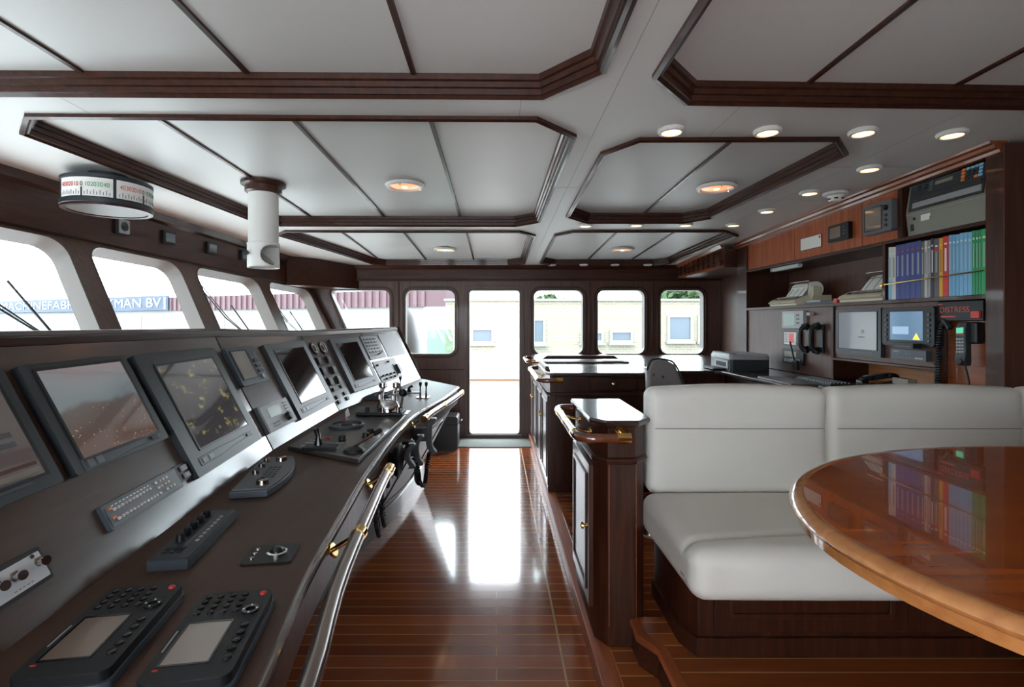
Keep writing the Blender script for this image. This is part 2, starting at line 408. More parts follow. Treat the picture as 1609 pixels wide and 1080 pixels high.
# raised platform under the settee, with chamfered corner
pl = [(.655, YN), (.655, 2.06), (.60, 2.14), (.60, 2.28), (4.2, 2.28), (4.2, YN)]
struct('floor_upper', G().prism(pl, .076, .195), 'darkx', smooth=False)
pt = [(.69, YN), (.69, 2.07), (.63, 2.16), (.63, 2.28), (4.2, 2.28), (4.2, YN)]
struct('floor_upper_boards', G().prism(pt, .1951, .2), 'floor', smooth=False)
ns = G()
ns.loft([[Vector((x, y, z)) for x, y, z in ((a, b, .17), (a, b, .202), (a+.045, b, .202), (a+.045, b, .17))] for a, b in ((.65, YN), (.65, 2.06), (.592, 2.15), (.592, 2.28))])
struct('trim_13', ns, 'nose', bevel=.004)
# --- ceiling with six coffers
def octa(pts, n=5):
    out = []
    for i, a in enumerate(pts):
        b = pts[(i+1) % len(pts)]; L = math.hypot(b[0]-a[0], b[1]-a[1]); k = max(1, int(L/.4))
        for j in range(k): out.append((a[0]+(b[0]-a[0])*j/k, a[1]+(b[1]-a[1])*j/k))
    return out
frames = {
 'a': [(-2.3, -1.2), (.20, -1.2), (.37, -1.03), (.37, 1.81), (.18, 2.01), (-2.2, 1.98), (-2.4, 1.8), (-2.5, -1.0)],
 'b': [(-2.02, 2.21), (.17, 2.24), (.36, 2.43), (.345, 4.22), (.16, 4.37), (-1.84, 4.35), (-2.0, 4.15), (-2.21, 2.39)],
 'c': [(-1.90, 4.61), (.20, 4.63), (.35, 4.80), (.34, 6.40), (.15, 6.54), (-1.42, 6.54), (-1.56, 6.42), (-2.03, 4.76)],
 'd': [(.60, -1.2), (3.0, -1.2), (3.2, -1.0), (3.2, 1.9), (3.0, 2.13), (.78, 2.06), (.59, 1.85), (.60, -1.0)],
 'e': [(.70, 2.48), (1.64, 2.47), (1.82, 2.67), (1.72, 4.08), (1.56, 4.25), (.76, 4.25), (.575, 4.05), (.565, 2.66)],
 'f': [(.70, 4.62), (2.05, 4.60), (2.26, 4.80), (2.17, 6.38), (2.02, 6.54), (.74, 6.54), (.56, 6.36), (.565, 4.78)]}
def offs(poly, d):
    n = len(poly); out = []
    for i in range(n):
        a, b, c = Vector(poly[i-1]), Vector(poly[i]), Vector(poly[(i+1) % n])
        e1 = (b-a).normalized(); e2 = (c-b).normalized(); n1 = Vector((-e1.y, e1.x)); n2 = Vector((-e2.y, e2.x))
        m = (n1+n2); m = m/m.dot(n1) if m.dot(n1) > 1e-3 else n1; out.append(tuple(b+m*d))
    return out
def ccw(p):
    a = sum(p[i][0]*p[(i+1) % len(p)][1]-p[(i+1) % len(p)][0]*p[i][1] for i in range(len(p)))
    return p if a > 0 else p[::-1]
def drape(outer, holes, up, thick):
    bm = plate_bm(outer, holes)
    y = YN-.2
    while y < 7:
        bmesh.ops.bisect_plane(bm, geom=list(bm.verts)+list(bm.edges)+list(bm.faces), plane_co=(0, y, 0), plane_no=(0, 1, 0)); y += .4
    r = bmesh.ops.extrude_face_region(bm, geom=list(bm.faces)); top = [g for g in r['geom'] if isinstance(g, bmesh.types.BMVert)]
    for v in bm.verts: v.co.z = ZC(v.co.y)+up
    for v in top: v.co.z += thick
    bm.verts.index_update(); g = G().add([v.co.copy() for v in bm.verts], [[v.index for v in f.verts] for f in bm.faces]); bm.free(); return g
frames = {k: ccw(v) for k, v in frames.items()}
outer = [(-3.42, YN-.1), (4.2, YN-.1), (4.2, YB+.05), (-2.5, YB+.05)]
struct('ceiling', drape(outer, [octa(v) for v in frames.values()], 0, .05), 'ceil', angle=20)
divs = {'a': (-1.59, -.96, -.32), 'b': (-1.58, -.955, -.31), 'c': (-1.5, -.9, -.29), 'd': (1.25, 1.86, 2.5), 'e': (1.225,), 'f': (1.17, 1.73)}
UP = .06
for k, (key, poly) in enumerate(frames.items()):
    p0 = octa(offs(poly, -.012)); 
    struct('ceiling_coffer.%03d' % k, drape(octa(offs(poly, .0)), [], UP+.001, .02), 'ceil', angle=20)
    prof = [(-.022, -.001), (-.022, -.016), (-.006, -.022), (.004, -.010), (.012, -.010), (.014, .012), (.024, .014), (.026, .034), (.036, .038), (.038, UP), (-.0, UP)]
    rings = []
    for d, z in prof:
        r = octa_r = None
        q = offs(poly, d); base = octa(poly); # same subdivision count as base
        out = []
        for i, a in enumerate(poly):
            b = poly[(i+1) % len(poly)]; L = math.hypot(b[0]-a[0], b[1]-a[1]); kk = max(1, int(L/.4)); qa, qb = q[i], q[(i+1) % len(q)]
            for j in range(kk): out.append((qa[0]+(qb[0]-qa[0])*j/kk, qa[1]+(qb[1]-qa[1])*j/kk))
        rings.append([Vector((x, y, ZC(y)+z)) for x, y in out])
    g = G(); g.loft(rings, caps=False); struct('trim_%d' % (20+k), g, 'darkh' if key in 'abc' else 'darkh', angle=25)
    ys = [p[1] for p in poly]
    for j, x in enumerate(divs[key]):
        # clip divider to the frame
        hit = []
        for i, a in enumerate(poly):
            b = poly[(i+1) % len(poly)]
            if (a[0]-x)*(b[0]-x) < 0: hit.append(a[1]+(b[1]-a[1])*(x-a[0])/(b[0]-a[0]))
        y0, y1 = min(hit)+.03, max(hit)-.03; st = [y0+(y1-y0)*t/6 for t in range(7)]
        g = G().loft([[Vector((x-.011, y, ZC(y)+UP)), Vector((x-.009, y, ZC(y)+UP-.009)), Vector((x+.009, y, ZC(y)+UP-.009)), Vector((x+.011, y, ZC(y)+UP))] for y in st])
        struct('trim_%d' % (30+k*4+j), g, 'darkh')
sm = G()
for x, y0, y1 in ((.10, 2.03, 2.22), (1.02, 2.09, 2.46), (2.0, 2.14, 4.5), (-1.75, 2.02, 2.2), (.2, 4.39, 4.61), (1.3, 4.27, 4.6), (.46, -1.5, 6.6)):
    st = [y0+(y1-y0)*t/8 for t in range(9)]
    sm.loft([[Vector((x-.0015, y, ZC(y)+.001)), Vector((x-.0015, y, ZC(y)-.0006)), Vector((x+.0015, y, ZC(y)-.0006)), Vector((x+.0015, y, ZC(y)+.001))] for y in st])
for y, x0, x1 in ((2.9, 1.83, 2.42), (3.6, 1.8, 2.42), (3.3, .36, .56)):
    sm.box(x0, x1, y-.0015, y+.0015, ZC(y)-.0012, ZC(y)+.001)
struct('ceiling_seams', sm, 'seam', smooth=False)
# roof above keeps daylight out of the coffers and shades the windows
struct('roof', G().box(-4.1, 4.6, YN-.6, YB+.45, 2.62, 2.70), 'whitep', smooth=False)

# --- back bulkhead
wz0, wz1 = 1.10, 1.952
def bx_(px): return (px-CX)/F*YB
backwins = [(-2.14, -1.385), (-1.197, -.532), (.480, 1.140), (1.312, 1.945), (2.135, 2.715)]
door = (-.366, .316)
outer = [(-2.05, 0), (4.2, 0), (4.2, 2.40), (-2.46, 2.40), (-2.46, 2.05), (-2.0, 1.1)]
def wq(a, b, e, r):
    if a < -2: return rpoly([(a-.05+e, wz1-e), (-1.82+e*1.6, wz0+e), (b-e, wz0+e), (b-e, wz1-e)], r)
    return rr(a+e, b-e, wz0+e, wz1-e, r)
holes = [wq(a, b, 0, .10) for a, b in backwins]+[rr(door[0], door[1], .055, wz1, .05)]
def upright(g, y):       # local (x, y->z, z->-y)
    return g.xf(Matrix(((1, 0, 0, 0), (0, 0, -1, y), (0, 1, 0, 0), (0, 0, 0, 1))))
struct('wall_back', upright(G().ext(outer, holes, -.12, 0), YB), 'bulk', smooth=False)
for i, (a, b) in enumerate(backwins):
    fr = struct('window_%d' % (i+1), upright(G().ext(wq(a, b, 0, .10), [wq(a, b, .012, .09)], -.12, .002), YB), 'alu', angle=50)
    fr['kind'] = 'structure'
    obj('window_moulding', upright(G().ext(wq(a, b, -.04, .14), [wq(a, b, -.012, .11)], 0, .012), YB), 'dark', fr, bevel=.004)
    obj('window_pane', upright(G().ext(wq(a, b, .006, .09), [], -.10, -.094), YB), 'pane', fr)
dr = struct('door_1', upright(G().ext(rr(door[0], door[1], .055, wz1, .05), [rr(door[0]+.014, door[1]-.014, .069, wz1-.014, .04)], -.14, .004), YB), 'alu', angle=50)
obj('door_moulding', upright(G().ext(rr(door[0]-.05, door[1]+.05, .03, wz1+.05, .08), [rr(door[0]-.012, door[1]+.012, .045, wz1+.012, .05)], 0, .012), YB), 'bulk', dr, bevel=.004)
obj('door_sill', G().box(door[0]-.02, door[1]+.02, YB-.03, YB+.16, .0, .06), 'alu', dr, bevel=.008)
# header beam and cornice on the back bulkhead, horizontal panel line
struct('trim_1', G().prism([(YB-.002, 2.06), (YB-.05, 2.065), (YB-.05, 2.075), (YB-.035, 2.085), (YB-.035, 2.21), (YB-.05, 2.22), (YB-.075, 2.27), (YB-.002, 2.27)], -2.45, 2.93).xf(Matrix(((0, 0, 1, 0), (1, 0, 0, 0), (0, 1, 0, 0), (0, 0, 0, 1)))), 'darkx', angle=25)
struct('trim_2', G().box(-2.3, -.43, YB-.010, YB-.001, .90, .915), 'dark', bevel=.003)
for i, x in enumerate((-1.28, 1.225, 2.04)):
    struct('trim_%d' % (3+i), G().box(x-.012, x+.012, YB-.008, YB-.001, .94 if i == 0 else 1.13, 2.06), 'dark', bevel=.003)
# --- left raked window wall
drop, off = .95, .464
top0 = Vector((wx(0), 0, 2.075+.035*2.9-.035*0+.025))
def ztop(Y): return 2.10-.035*(Y-2.9)
u = Vector((.115, 1, -.035)).normalized()
inw = Vector((1, -.115, 0)).normalized()
rake = (inw*.309-Vector((0, 0, .633))).normalized()
Lw = Face((wx(3.0), 3.0, ztop(3.0)), u, -rake)
def lY(Y): return (Y-3.0)*math.sqrt(1+.115**2+.035**2)
wins = [(-.75, .1), (.30, 1.12), (1.30, 2.16), (2.34, 3.265), (3.41, 4.245), (4.42, 5.37), (5.545, 6.50)]
H = 1.12
outer = [(lY(YN-.1), -H), (lY(6.72), -H), (lY(6.72), .02), (lY(YN-.1), .02)]
hl = [rr(lY(a), lY(b), -.86, -.035, .13) for a, b in wins]
LM = frame_m(Lw.o, Lw.u, Lw.v, Lw.n)
struct('wall_left', G().ext(outer, hl, -.12, 0).xf(LM), 'bulk', smooth=False)
for i, (a, b) in enumerate(wins):
    A, B = lY(a), lY(b)
    fr = struct('window_%d' % (i+6), G().ext(rr(A, B, -.86, -.035, .13), [rr(A+.010, B-.010, -.85, -.045, .12)], -.12, .003).xf(LM), 'alu', angle=50)
    obj('window_pane', G().ext(rr(A+.004, B-.004, -.856, -.039, .125), [], -.115, -.109).xf(LM), 'pane', fr)
struct('wall_left_lower', G().loft([[Vector((wx(y)+off+.02, y, 1.14)), Vector((wx(y)+off+.02, y, 0)), Vector((wx(y)+off-.10, y, 0)), Vector((wx(y)+off-.10, y, 1.14))] for y in (YN-.1, 6.66)]), 'bulk')
hd = G()
hd.loft([[Vector((wx(y)+.03, y, ztop(y)-.005)), Vector((wx(y)+.03, y, ZC(y)-.07)), Vector((wx(y)+.055, y, ZC(y)-.05)), Vector((wx(y)+.075, y, ZC(y)+.002)), Vector((wx(y)-.2, y, ZC(y)+.002)), Vector((wx(y)-.2, y, ztop(y)+.02)), Vector((wx(y)-.005, y, ztop(y)-.02))] for y in [YN-.1+i*(6.0-YN+.1)/14 for i in range(15)]])
struct('wall_left_header', hd, 'darkh', angle=25)
cv = [(-2.45, 5.92), (-2.17, 6.08), (-1.80, 6.64), (-2.52, 6.64)]
g = G().loft([[Vector((x*.995-.0, y, 1.955)) for x, y in cv], [Vector((x, y, ZC(y)-.004)) for x, y in cv]])
tag(obj('corner_housing', g, 'darkx', bevel=.008), 'dark wooden box housing in the ceiling corner above the last slanted window', 'box housing')
# --- other walls (right and behind the eye)
struct('wall_right', G().box(XR, XR+.1, 2.5, YB+.1, 0, 2.5), 'bulk', smooth=False)
struct('wall_partition', G().box(XR, 4.3, 2.49, 2.56, 0, 2.44), 'dark', smooth=False)
struct('wall_far_right', G().box(4.1, 4.2, YN-.1, 2.5, 0, 2.5), 'bulk', smooth=False)
nw = [(-2.2, -1.4), (-1.2, -.5), (-.3, .4)]
struct('wall_near', upright(G().ext([(-3.4, 0), (4.2, 0), (4.2, 2.46), (-3.4, 2.46)], [rr(a, b, 1.0 if i != 2 else .06, 2.0, .1) for i, (a, b) in enumerate(nw)], 0, .1), YN), 'bulk', smooth=False)
# soffit with a louvred vent over the right hand corner
g = G().prism([(2.36, 5.25), (2.36, YB-.01), (XR, YB-.01), (XR, 5.25)], 2.09, 2.28)
struct('wall_soffit', g, 'darkh', smooth=False)
vt = thing('air_vent', 'brown louvred air vent in the soffit near the far right ceiling corner', 'vent')
obj('vent_frame', G().loft([[Vector((2.358, y, 2.09)), Vector((2.34, y, 2.09)), Vector((2.34, y, 2.115)), Vector((2.358, y, 2.115))] for y in (5.26, 6.57)]), 'redh', vt)
obj('vent_cornice', G().loft([[Vector((2.36, y, ZC(y)-.045)), Vector((2.33, y, ZC(y)-.035)), Vector((2.31, y, ZC(y)-.002)), Vector((2.36, y, ZC(y)-.002))] for y in (5.27, 5.7, 6.1, 6.56)]), 'redh', vt)
for k in range(6):
    z = 2.125+k*.023
    obj('slat', G().loft([[Vector((2.359, y, z)), Vector((2.335, y, z-.008)), Vector((2.335, y, z-.003)), Vector((2.359, y, z+.006))] for y in (5.30, 6.50)]), 'redh', vt)
for k in range(9):
    y = 5.35+k*.14
    obj('slat_divider', G().box(2.333, 2.359, y-.0025, y+.0025, 2.115, 2.265), 'dark', vt)
wp = thing('wall_plate', 'narrow brown wooden plate with two brass screws on the far right wall', 'plate')
obj('board', G().box(XR-.02, XR-.001, 5.5, 6.15, 1.2, 1.95), 'panel', wp, bevel=.004)
for z in (1.38, 1.78): obj('screw', G().cyl((XR-.021, 5.75, z), (XR-.026, 5.75, z), .012), 'brass', wp)

# ============================================================ OUTSIDE
struct('ground_quay', G().box(-140, 90, 12, 160, -1.6, -1.5), 'concrete', smooth=False)
struct('ground_quay_bow', G().box(-140, -7, -40, 12, -1.6, -1.5), 'concrete', smooth=False)
M['deckp'] = mat('pale deck paint', (.45, .46, .47), .6)
struct('floor_deck', G().box(-6, 6, YB+.12, 8.5, -.06, 0), 'deckp', smooth=False)
bw = thing('bulwark', 'white side bulwark with a teak cap seen through the open door', 'bulwark')
obj('plating', G().box(-6, 6, 8.4, 8.46, 0, .56), 'whitep', bw); obj('cap_rail', G().box(-6, 6, 8.34, 8.52, .56, .60), 'teak', bw, bevel=.01)
tag(obj('windbreak', G().ext(rr(-.33, .05, -.62, .80, .06), [], 0, .02).xf(Matrix(((1, 0, 0, -.68), (0, 0, -1, 7.4), (0, 1, 0, .62), (0, 0, 0, 1)))), 'gpane'), 'pale green glass windbreak panel out on deck behind the second back window', 'windbreak')
g = G().lathe((-1.30, 7.5, .0), [(.20, 0), (.24, .6), (.20, 1.25), (.12, 1.60), (.03, 1.72)])
tag(obj('covered_equipment', g, 'gleather'), 'dark covered deck equipment at the left edge of the second back window', 'covered equipment')
# brick building across the quay
BY = 30.0
def fx(px): return (px-CX)/F*BY
def fz(py): return CH-(py-CY)/F*BY
M['farwhite'] = mat('far window frame', (.17, .18, .19), .6)
bb = thing('brick_building', 'pale brick building with white framed windows across the quay', 'building')
obj('wall', G().box(fx(700), fx(1180), BY, BY+8, -1.5, fz(473)), 'brick', bb, smooth=False)
obj('roof_edge', G().box(fx(698), fx(1182), BY-.15, BY+8, fz(473), fz(470)), 'fac', bb, smooth=False)
for (a, b, c, d) in ((836, 857, 500, 541), (912, 948, 520, 539), (958, 994, 519, 539), (1048, 1088, 495, 537), (1096, 1130, 495, 537), (740, 776, 515, 540)):
    w = obj('window', G().ext([(fx(a), fz(d)), (fx(b), fz(d)), (fx(b), fz(c)), (fx(a), fz(c))], [[(fx(a)+.14, fz(d)+.14), (fx(b)-.14, fz(d)+.14), (fx(b)-.14, fz(c)-.14), (fx(a)+.14, fz(c)-.14)]], 0, .14).xf(Matrix(((1, 0, 0, 0), (0, 0, -1, BY+.02), (0, 1, 0, 0), (0, 0, 0, 1)))), 'farwhite', bb, smooth=False)
    obj('pane', G().box(fx(a)+.1, fx(b)-.1, BY-.03, BY-.01, fz(d)+.1, fz(c)-.1), mat('far pane', (.04, .055, .075), .3) if 'far pane' not in bpy.data.materials else bpy.data.materials['far pane'], w)
    obj('sill', G().box(fx(a)-.1, fx(b)+.1, BY-.25, BY, fz(d)-.12, fz(d)), 'grey', w)
# warehouse with red ribbed cladding and a blue sign, oblique to the left
d0 = Vector((-1740, 800, 0)).normalized(); ori = Vector((-9, 40, 0))
WM = frame_m((ori.x+d0.x*84, ori.y+d0.y*84, 0), -d0, (0, 0, 1), Vector((0, 0, 1)).cross(d0))
wh = thing('warehouse', 'long white warehouse with red ribbed cladding band beyond the slanted windows', 'building')
sgn = 1
def wbox(x0, x1, y0, y1, z0, z1): return G().box(x0, x1, y0, y1, z0, z1).xf(WM)
obj('wall', wbox(-40, 90, -1.5, 2.7, -3, 0), 'fac', wh, smooth=False)
cl = G().box(-40, 90, 2.7, 4.02, -3, .25); obj('cladding', cl.xf(WM), mat('ribbed cladding', (.058, .026, .033), .6), wh, smooth=False)
rb = G()
for k in range(158): rb.box(-22+k*.7, -22+k*.7+.28, 2.7, 4.02, .25, .36)
obj('cladding_ribs', rb.xf(WM), mat('cladding rib', (.076, .038, .045), .6), wh, smooth=False)
for k in range(8): obj('roller_door', wbox(-16+k*12.5, -9+k*12.5, -1.5, 2.1, 0, .06), mat('door leaf', (.16, .16, .155), .7) if 'door leaf' not in bpy.data.materials else bpy.data.materials['door leaf'], wh, smooth=False)
WN = Face((ori.x, ori.y, 0), -d0, (0, 0, 1))
def wloc(px, py, t=.42):
    p = onplane(px, py, WN.o+WN.n*t, WN.n); return (WM.inverted() @ p)
a = wloc(-60, 481); b = wloc(265, 478)
zt, zb_ = wloc(130, 469).y, wloc(130, 490).y
sg = thing('sign_board', 'blue company sign board with white capitals on the red warehouse cladding', 'sign')
obj('board', G().box(a.x, b.x, zb_, zt, .36, .50).xf(WM), 'signb', sg, smooth=False)
def signtext(s, px0, px1):
    A, B = wloc(px0, 481), wloc(px1, 479)
    o = text('lettering', s, 1.0, 'signw', None, ex=.02)
    w = max(v.co.x for v in o.data.vertices)-min(v.co.x for v in o.data.vertices); h = max(v.co.y for v in o.data.vertices)-min(v.co.y for v in o.data.vertices)
    hh = (zt-zb_)*.62
    o.matrix_world = WM @ Matrix.Translation(((A.x+B.x)/2, (zt+zb_)/2, .52)) @ Matrix.Diagonal((abs(B.x-A.x)/w, hh/h, 1, 1)); o.parent = sg
signtext('MACHINEFABR', 3, 118); signtext('EKMAN BV', 160, 254)
obj('lettering_bar', G().box(wloc(259, 479).x, wloc(262, 479).x, zb_+.15, zt-.15, .5, .54).xf(WM), 'signw', sg)
# trees behind the brick building
def tree(x, y, h, r, lab, n=900):
    t = thing('tree', lab, 'tree', group='trees behind the brick building')
    t.location = (x, y, -1.5)
    obj('trunk', G().cyl((0, 0, 0), (0, 0, h*.7), .3, .12), 'bark', t)
    g = G(); rnd = random.Random(int(x*10))
    for k in range(n):
        a = rnd.random()*6.283; el = math.acos(2*rnd.random()-1); q = r*(.55+.45*rnd.random())
        c = Vector((math.cos(a)*math.sin(el)*q, math.sin(a)*math.sin(el)*q*.8, h*.75+math.cos(el)*q*.7)); s = .28+.3*rnd.random()
        d1 = Vector((rnd.uniform(-1, 1), rnd.uniform(-1, 1), rnd.uniform(-1, 1))).normalized()*s; d2 = d1.cross(Vector((rnd.uniform(-1, 1), rnd.uniform(-1, 1), rnd.uniform(-1, 1)))).normalized()*s*.6
        g.add([c-d1, c+d2, c+d1, c-d2], [(0, 1, 2, 3)])
    obj('foliage', g, 'leaf', t, smooth=False)
tree((866-CX)/F*44, 44, 5.4, 1.9, 'small tree top showing over the brick building in the third back window', 500)
tree((1075-CX)/F*44, 44, 5.7, 2.9, 'broad tree top over the brick building in the rightmost back window')
# window wipers outside the slanted windows
def wiper(Y, lab, a=(-.46, -.02), b=(.12, -.86)):
    w = thing('window_wiper', lab, 'wiper', group='wipers outside the slanted windows')
    def L(x, y, z): return LM @ Vector((lY(Y)+x, y, z))
    obj('arm', G().tube([L(a[0], a[1]+.1, -.17), L(b[0]*.5+a[0]*.5, (a[1]+b[1])/2, -.16), L(b[0], b[1]+.15, -.15)], .006, 8), 'black', w)
    obj('arm', G().tube([L(a[0]+.05, a[1]+.1, -.17), L(b[0]*.5+a[0]*.5+.04, (a[1]+b[1])/2, -.16), L(b[0]+.01, b[1]+.15, -.15)], .005, 8), 'black', w)
    obj('blade', G().tube([L(b[0]-.16, b[1]+.55, -.135), L(b[0]+.01, b[1]+.15-.0, -.135), L(b[0]+.12, b[1]-.12, -.135)], .007, 8), 'black', w)
wiper(2.98, 'black window wiper outside the nearest slanted window')
wiper(5.0, 'black window wiper outside the third slanted window')
wiper(6.1, 'black window wiper outside the fourth slanted window')
# ============================================================ BRIDGE CONSOLE
CZ = .95
Fp = smooth_path([(-.32, -.2, 0), (-.345, .4, 0), (-.375, .81, 0), (-.43, 1.15, 0), (-.47, 1.59, 0), (-.50, 1.99, 0), (-.522, 2.6, 0), (-.518, 3.02, 0), (-.495, 3.30, 0), (-.40, 3.93, 0), (-.34, 4.56, 0)], 4)
B = [Vector(p) for p in ((-.74, -.2, CZ), (-1.0, 2.28, CZ), (-1.02, 3.3, CZ), (-.77, 5.18, CZ))]
T = [Vector(p) for p in ((-1.01, -.23, 1.492), (-1.27, 2.28, 1.477), (-1.277, 3.3, 1.452), (-1.0256, 5.21, 1.457))]
con = thing('bridge_console', 'long dark wooden helm console with sloping instrument board under the slanted windows', 'console')
topout = [(p.x, p.y) for p in Fp]+[(-.77, 5.18)]+[(-1.04, 3.3), (-1.02, 2.28), (-.76, -.2)]
obj('countertop', G().prism(topout, .925, CZ), 'desk', con, bevel=.006)
eg = G().tube([Vector((p.x+.001, p.y, .938)) for p in Fp]+[Vector((-.345, 4.57, .938)), Vector((-.765, 5.185, .938))], .009, 10)
obj('edge_trim', eg, mat('edge moulding', (.10, .07, .06), .2, coat=1), con)
for i in range(3):
    n = (B[i+1]-B[i]).cross(T[i]-B[i]).normalized(); a, b, c, d = B[i], B[i+1], T[i+1], T[i]
    g = G().loft([[a, b, c, d], [p-n*.03 for p in (a, b, c, d)]]); obj('instrument_board', g, 'slope', con, smooth=False)
    s = G().tube([a+(d-a)*0+n*.001, d+n*.001], .0022, 6)
    if i: obj('board_joint', s, 'black', con)
cap = G().loft([[p+Vector((.012, 0, -.022)), p+Vector((.016, 0, .004)), p+Vector((-.0, 0, .016)), p+Vector((-.05, 0, .016)), p+Vector((-.05, 0, -.03))] for p in T])
obj('top_moulding', cap, 'darkh', con, bevel=.004)
endp = G().loft([[Vector((-.768, 5.182, .93)), Vector((-.775, 5.20, CZ)), Vector((-1.026, 5.235, 1.473)), Vector((-1.12, 5.235, 1.46)), Vector((-1.1, 5.23, .93))], [Vector((-.75, 5.20, .93)), Vector((-.757, 5.222, CZ)), Vector((-1.006, 5.257, 1.478)), Vector((-1.12, 5.257, 1.47)), Vector((-1.1, 5.25, .93))]])
obj('end_cheek', endp, 'dark', con, bevel=.004)
# back panels down to the floor and a ledge to the window wall
bk = G().loft([[Vector((p.x-.045, p.y, p.z)), Vector((p.x-.045, p.y, 0)), Vector((p.x-.07, p.y, 0)), Vector((p.x-.07, p.y, p.z))] for p in T]); obj('back_panel', bk, 'dark', con, smooth=False)
foot = []
for p in Fp:
    d = .50-.06*min(1, max(0, (p.y-2.0)/2)); foot.append(Vector((p.x-d, p.y, 0)))
rg = []
for p, q in zip(Fp, foot): rg.append([Vector((p.x-.012, p.y, .925)), Vector((p.x-.012, p.y, .80)), Vector((p.x-.05, p.y, .785)), Vector((q.x+.03, p.y, .13)), Vector((q.x+.045, p.y, .12)), Vector((q.x+.045, p.y, .0)), Vector((q.x-.15, p.y, 0)), Vector((q.x-.15, p.y, .925))])
p = Fp[-1]; q = foot[-1]
rg.append([v+Vector((-.20, .32, 0)) if v.x > -.6 else v+Vector((.02, .50, 0)) for v in rg[-1]])
obj('base_cabinet', G().loft(rg), 'dark', con, angle=20)
fa = G().loft([[Vector((p.x-.011, p.y, .90)), Vector((p.x-.004, p.y, .90)), Vector((p.x-.004, p.y, .815)), Vector((p.x-.011, p.y, .815))] for p in Fp]); obj('fascia_panel', fa, 'panel', con, smooth=False)
for k, (i0, i1) in enumerate(((2, 9), (10, 17), (18, 25), (26, 32), (33, 39))):
    g = G()
    def S(i, t, o=.0):      # point on the slanted lower face
        a_ = Vector((Fp[i].x-.05, Fp[i].y, .785)); b_ = Vector((foot[i].x+.03, Fp[i].y, .13)); r = a_+(b_-a_)*t
        return r+Vector((.85, 0, -.5))*o
    loop = [S(i, .08, .006) for i in range(i0, i1+1)]+[S(i, .92, .006) for i in range(i1, i0-1, -1)]
    dd = obj('locker_door', G().loft([[S(i, .05, 0), S(i, .05, .006), S(i, .95, .006), S(i, .95, 0)] for i in range(i0, i1+1)]), 'panel', con, smooth=False)
    obj('door_moulding', G().tube([S(i, .12, .008) for i in range(i0+1, i1)]+[S(i1-1, .88, .008)]+[S(i, .88, .008) for i in range(i1-1, i0, -1)]+[S(i0+1, .12, .008)], .007, 6), 'dark', dd)
FA = [Face((B[i]+B[i+1])/2, B[i+1]-B[i], (T[i]+T[i+1]-B[i]-B[i+1])/2) for i in range(3)]

def device(face, quad, t, name, label, cat, m='bezel', r=.008, group=None, bev=.003, sunk=.012, part='housing'):
    mw, w, h = face.place(quad, t)
    mw = mw.copy()
    root = thing(name, label, cat, group=group, mw=mw)
    obj(part, G().ext(rr(-w/2, w/2, -h/2, h/2, r), [], -sunk, t), m, root, bevel=bev)
    return root, w, h, mw
def loc(mw, face, px, py, t):
    p = mw.inverted() @ onplane(px, py, face.o+face.n*t, face.n); return p.x, p.y
def display(face, quad, sq, t, label, smat, foot=True, rect=None, group='large console displays', logo=True):
    root, w, h, mw = device(face, quad, t, 'display', label, 'display', group=group)
    if rect: x0, x1, y0, y1 = rect
    else:
        c = [loc(mw, face, a, b, t) for a, b in sq]
        x0 = (c[0][0]+c[3][0])/2; x1 = (c[1][0]+c[2][0])/2; y1 = (c[0][1]+c[1][1])/2; y0 = (c[2][1]+c[3][1])/2
    obj('screen_rim', G().ext(rr(x0-.008, x1+.008, y0-.008, y1+.008, .005), [rr(x0, x1, y0, y1, .002)], t-.002, t+.0025), 'black', root)
    obj('screen', G().box(x0, x1, y0, y1, t-.001, t+.0008), smat, root, smooth=False)
    if foot:
        yb = (-h/2+y0)/2
        obj('control_strip', G().prism([(-w*.42, yb-.014), (-w*.15, yb-.014), (w*.05, yb-.006), (w*.40, yb-.006), (w*.40, yb+.012), (w*.02, yb+.012), (-w*.12, yb+.016), (-w*.42, yb+.016)], t-.002, t+.002), 'bezel2', root, bevel=.002)
        obj('power_switch', G().box(w*.28, w*.36, yb-.003, yb+.007, t, t+.006), 'black', root, bevel=.001)
        for k in range(2): obj('menu_key', G().box(-w*.39+k*w*.08, -w*.33+k*w*.08, yb-.009, yb+.010, t, t+.004), 'grey', root, bevel=.001)
    return root, w, h, (x0, x1, y0, y1)
M['dimred'] = mat('dim red label', (.10, .03, .02), .4)
d2, w2, h2, s2 = display(FA[0], [(20, 573.5), (195, 559), (266, 687), (126, 747)], [(52, 584.5), (186, 569), (250, 676), (134, 720)], .018, 'large grey framed display showing a dusk city picture, left of the chart display', 'scrcity')
u0, v0 = FA[0].at(102, 755, .018)
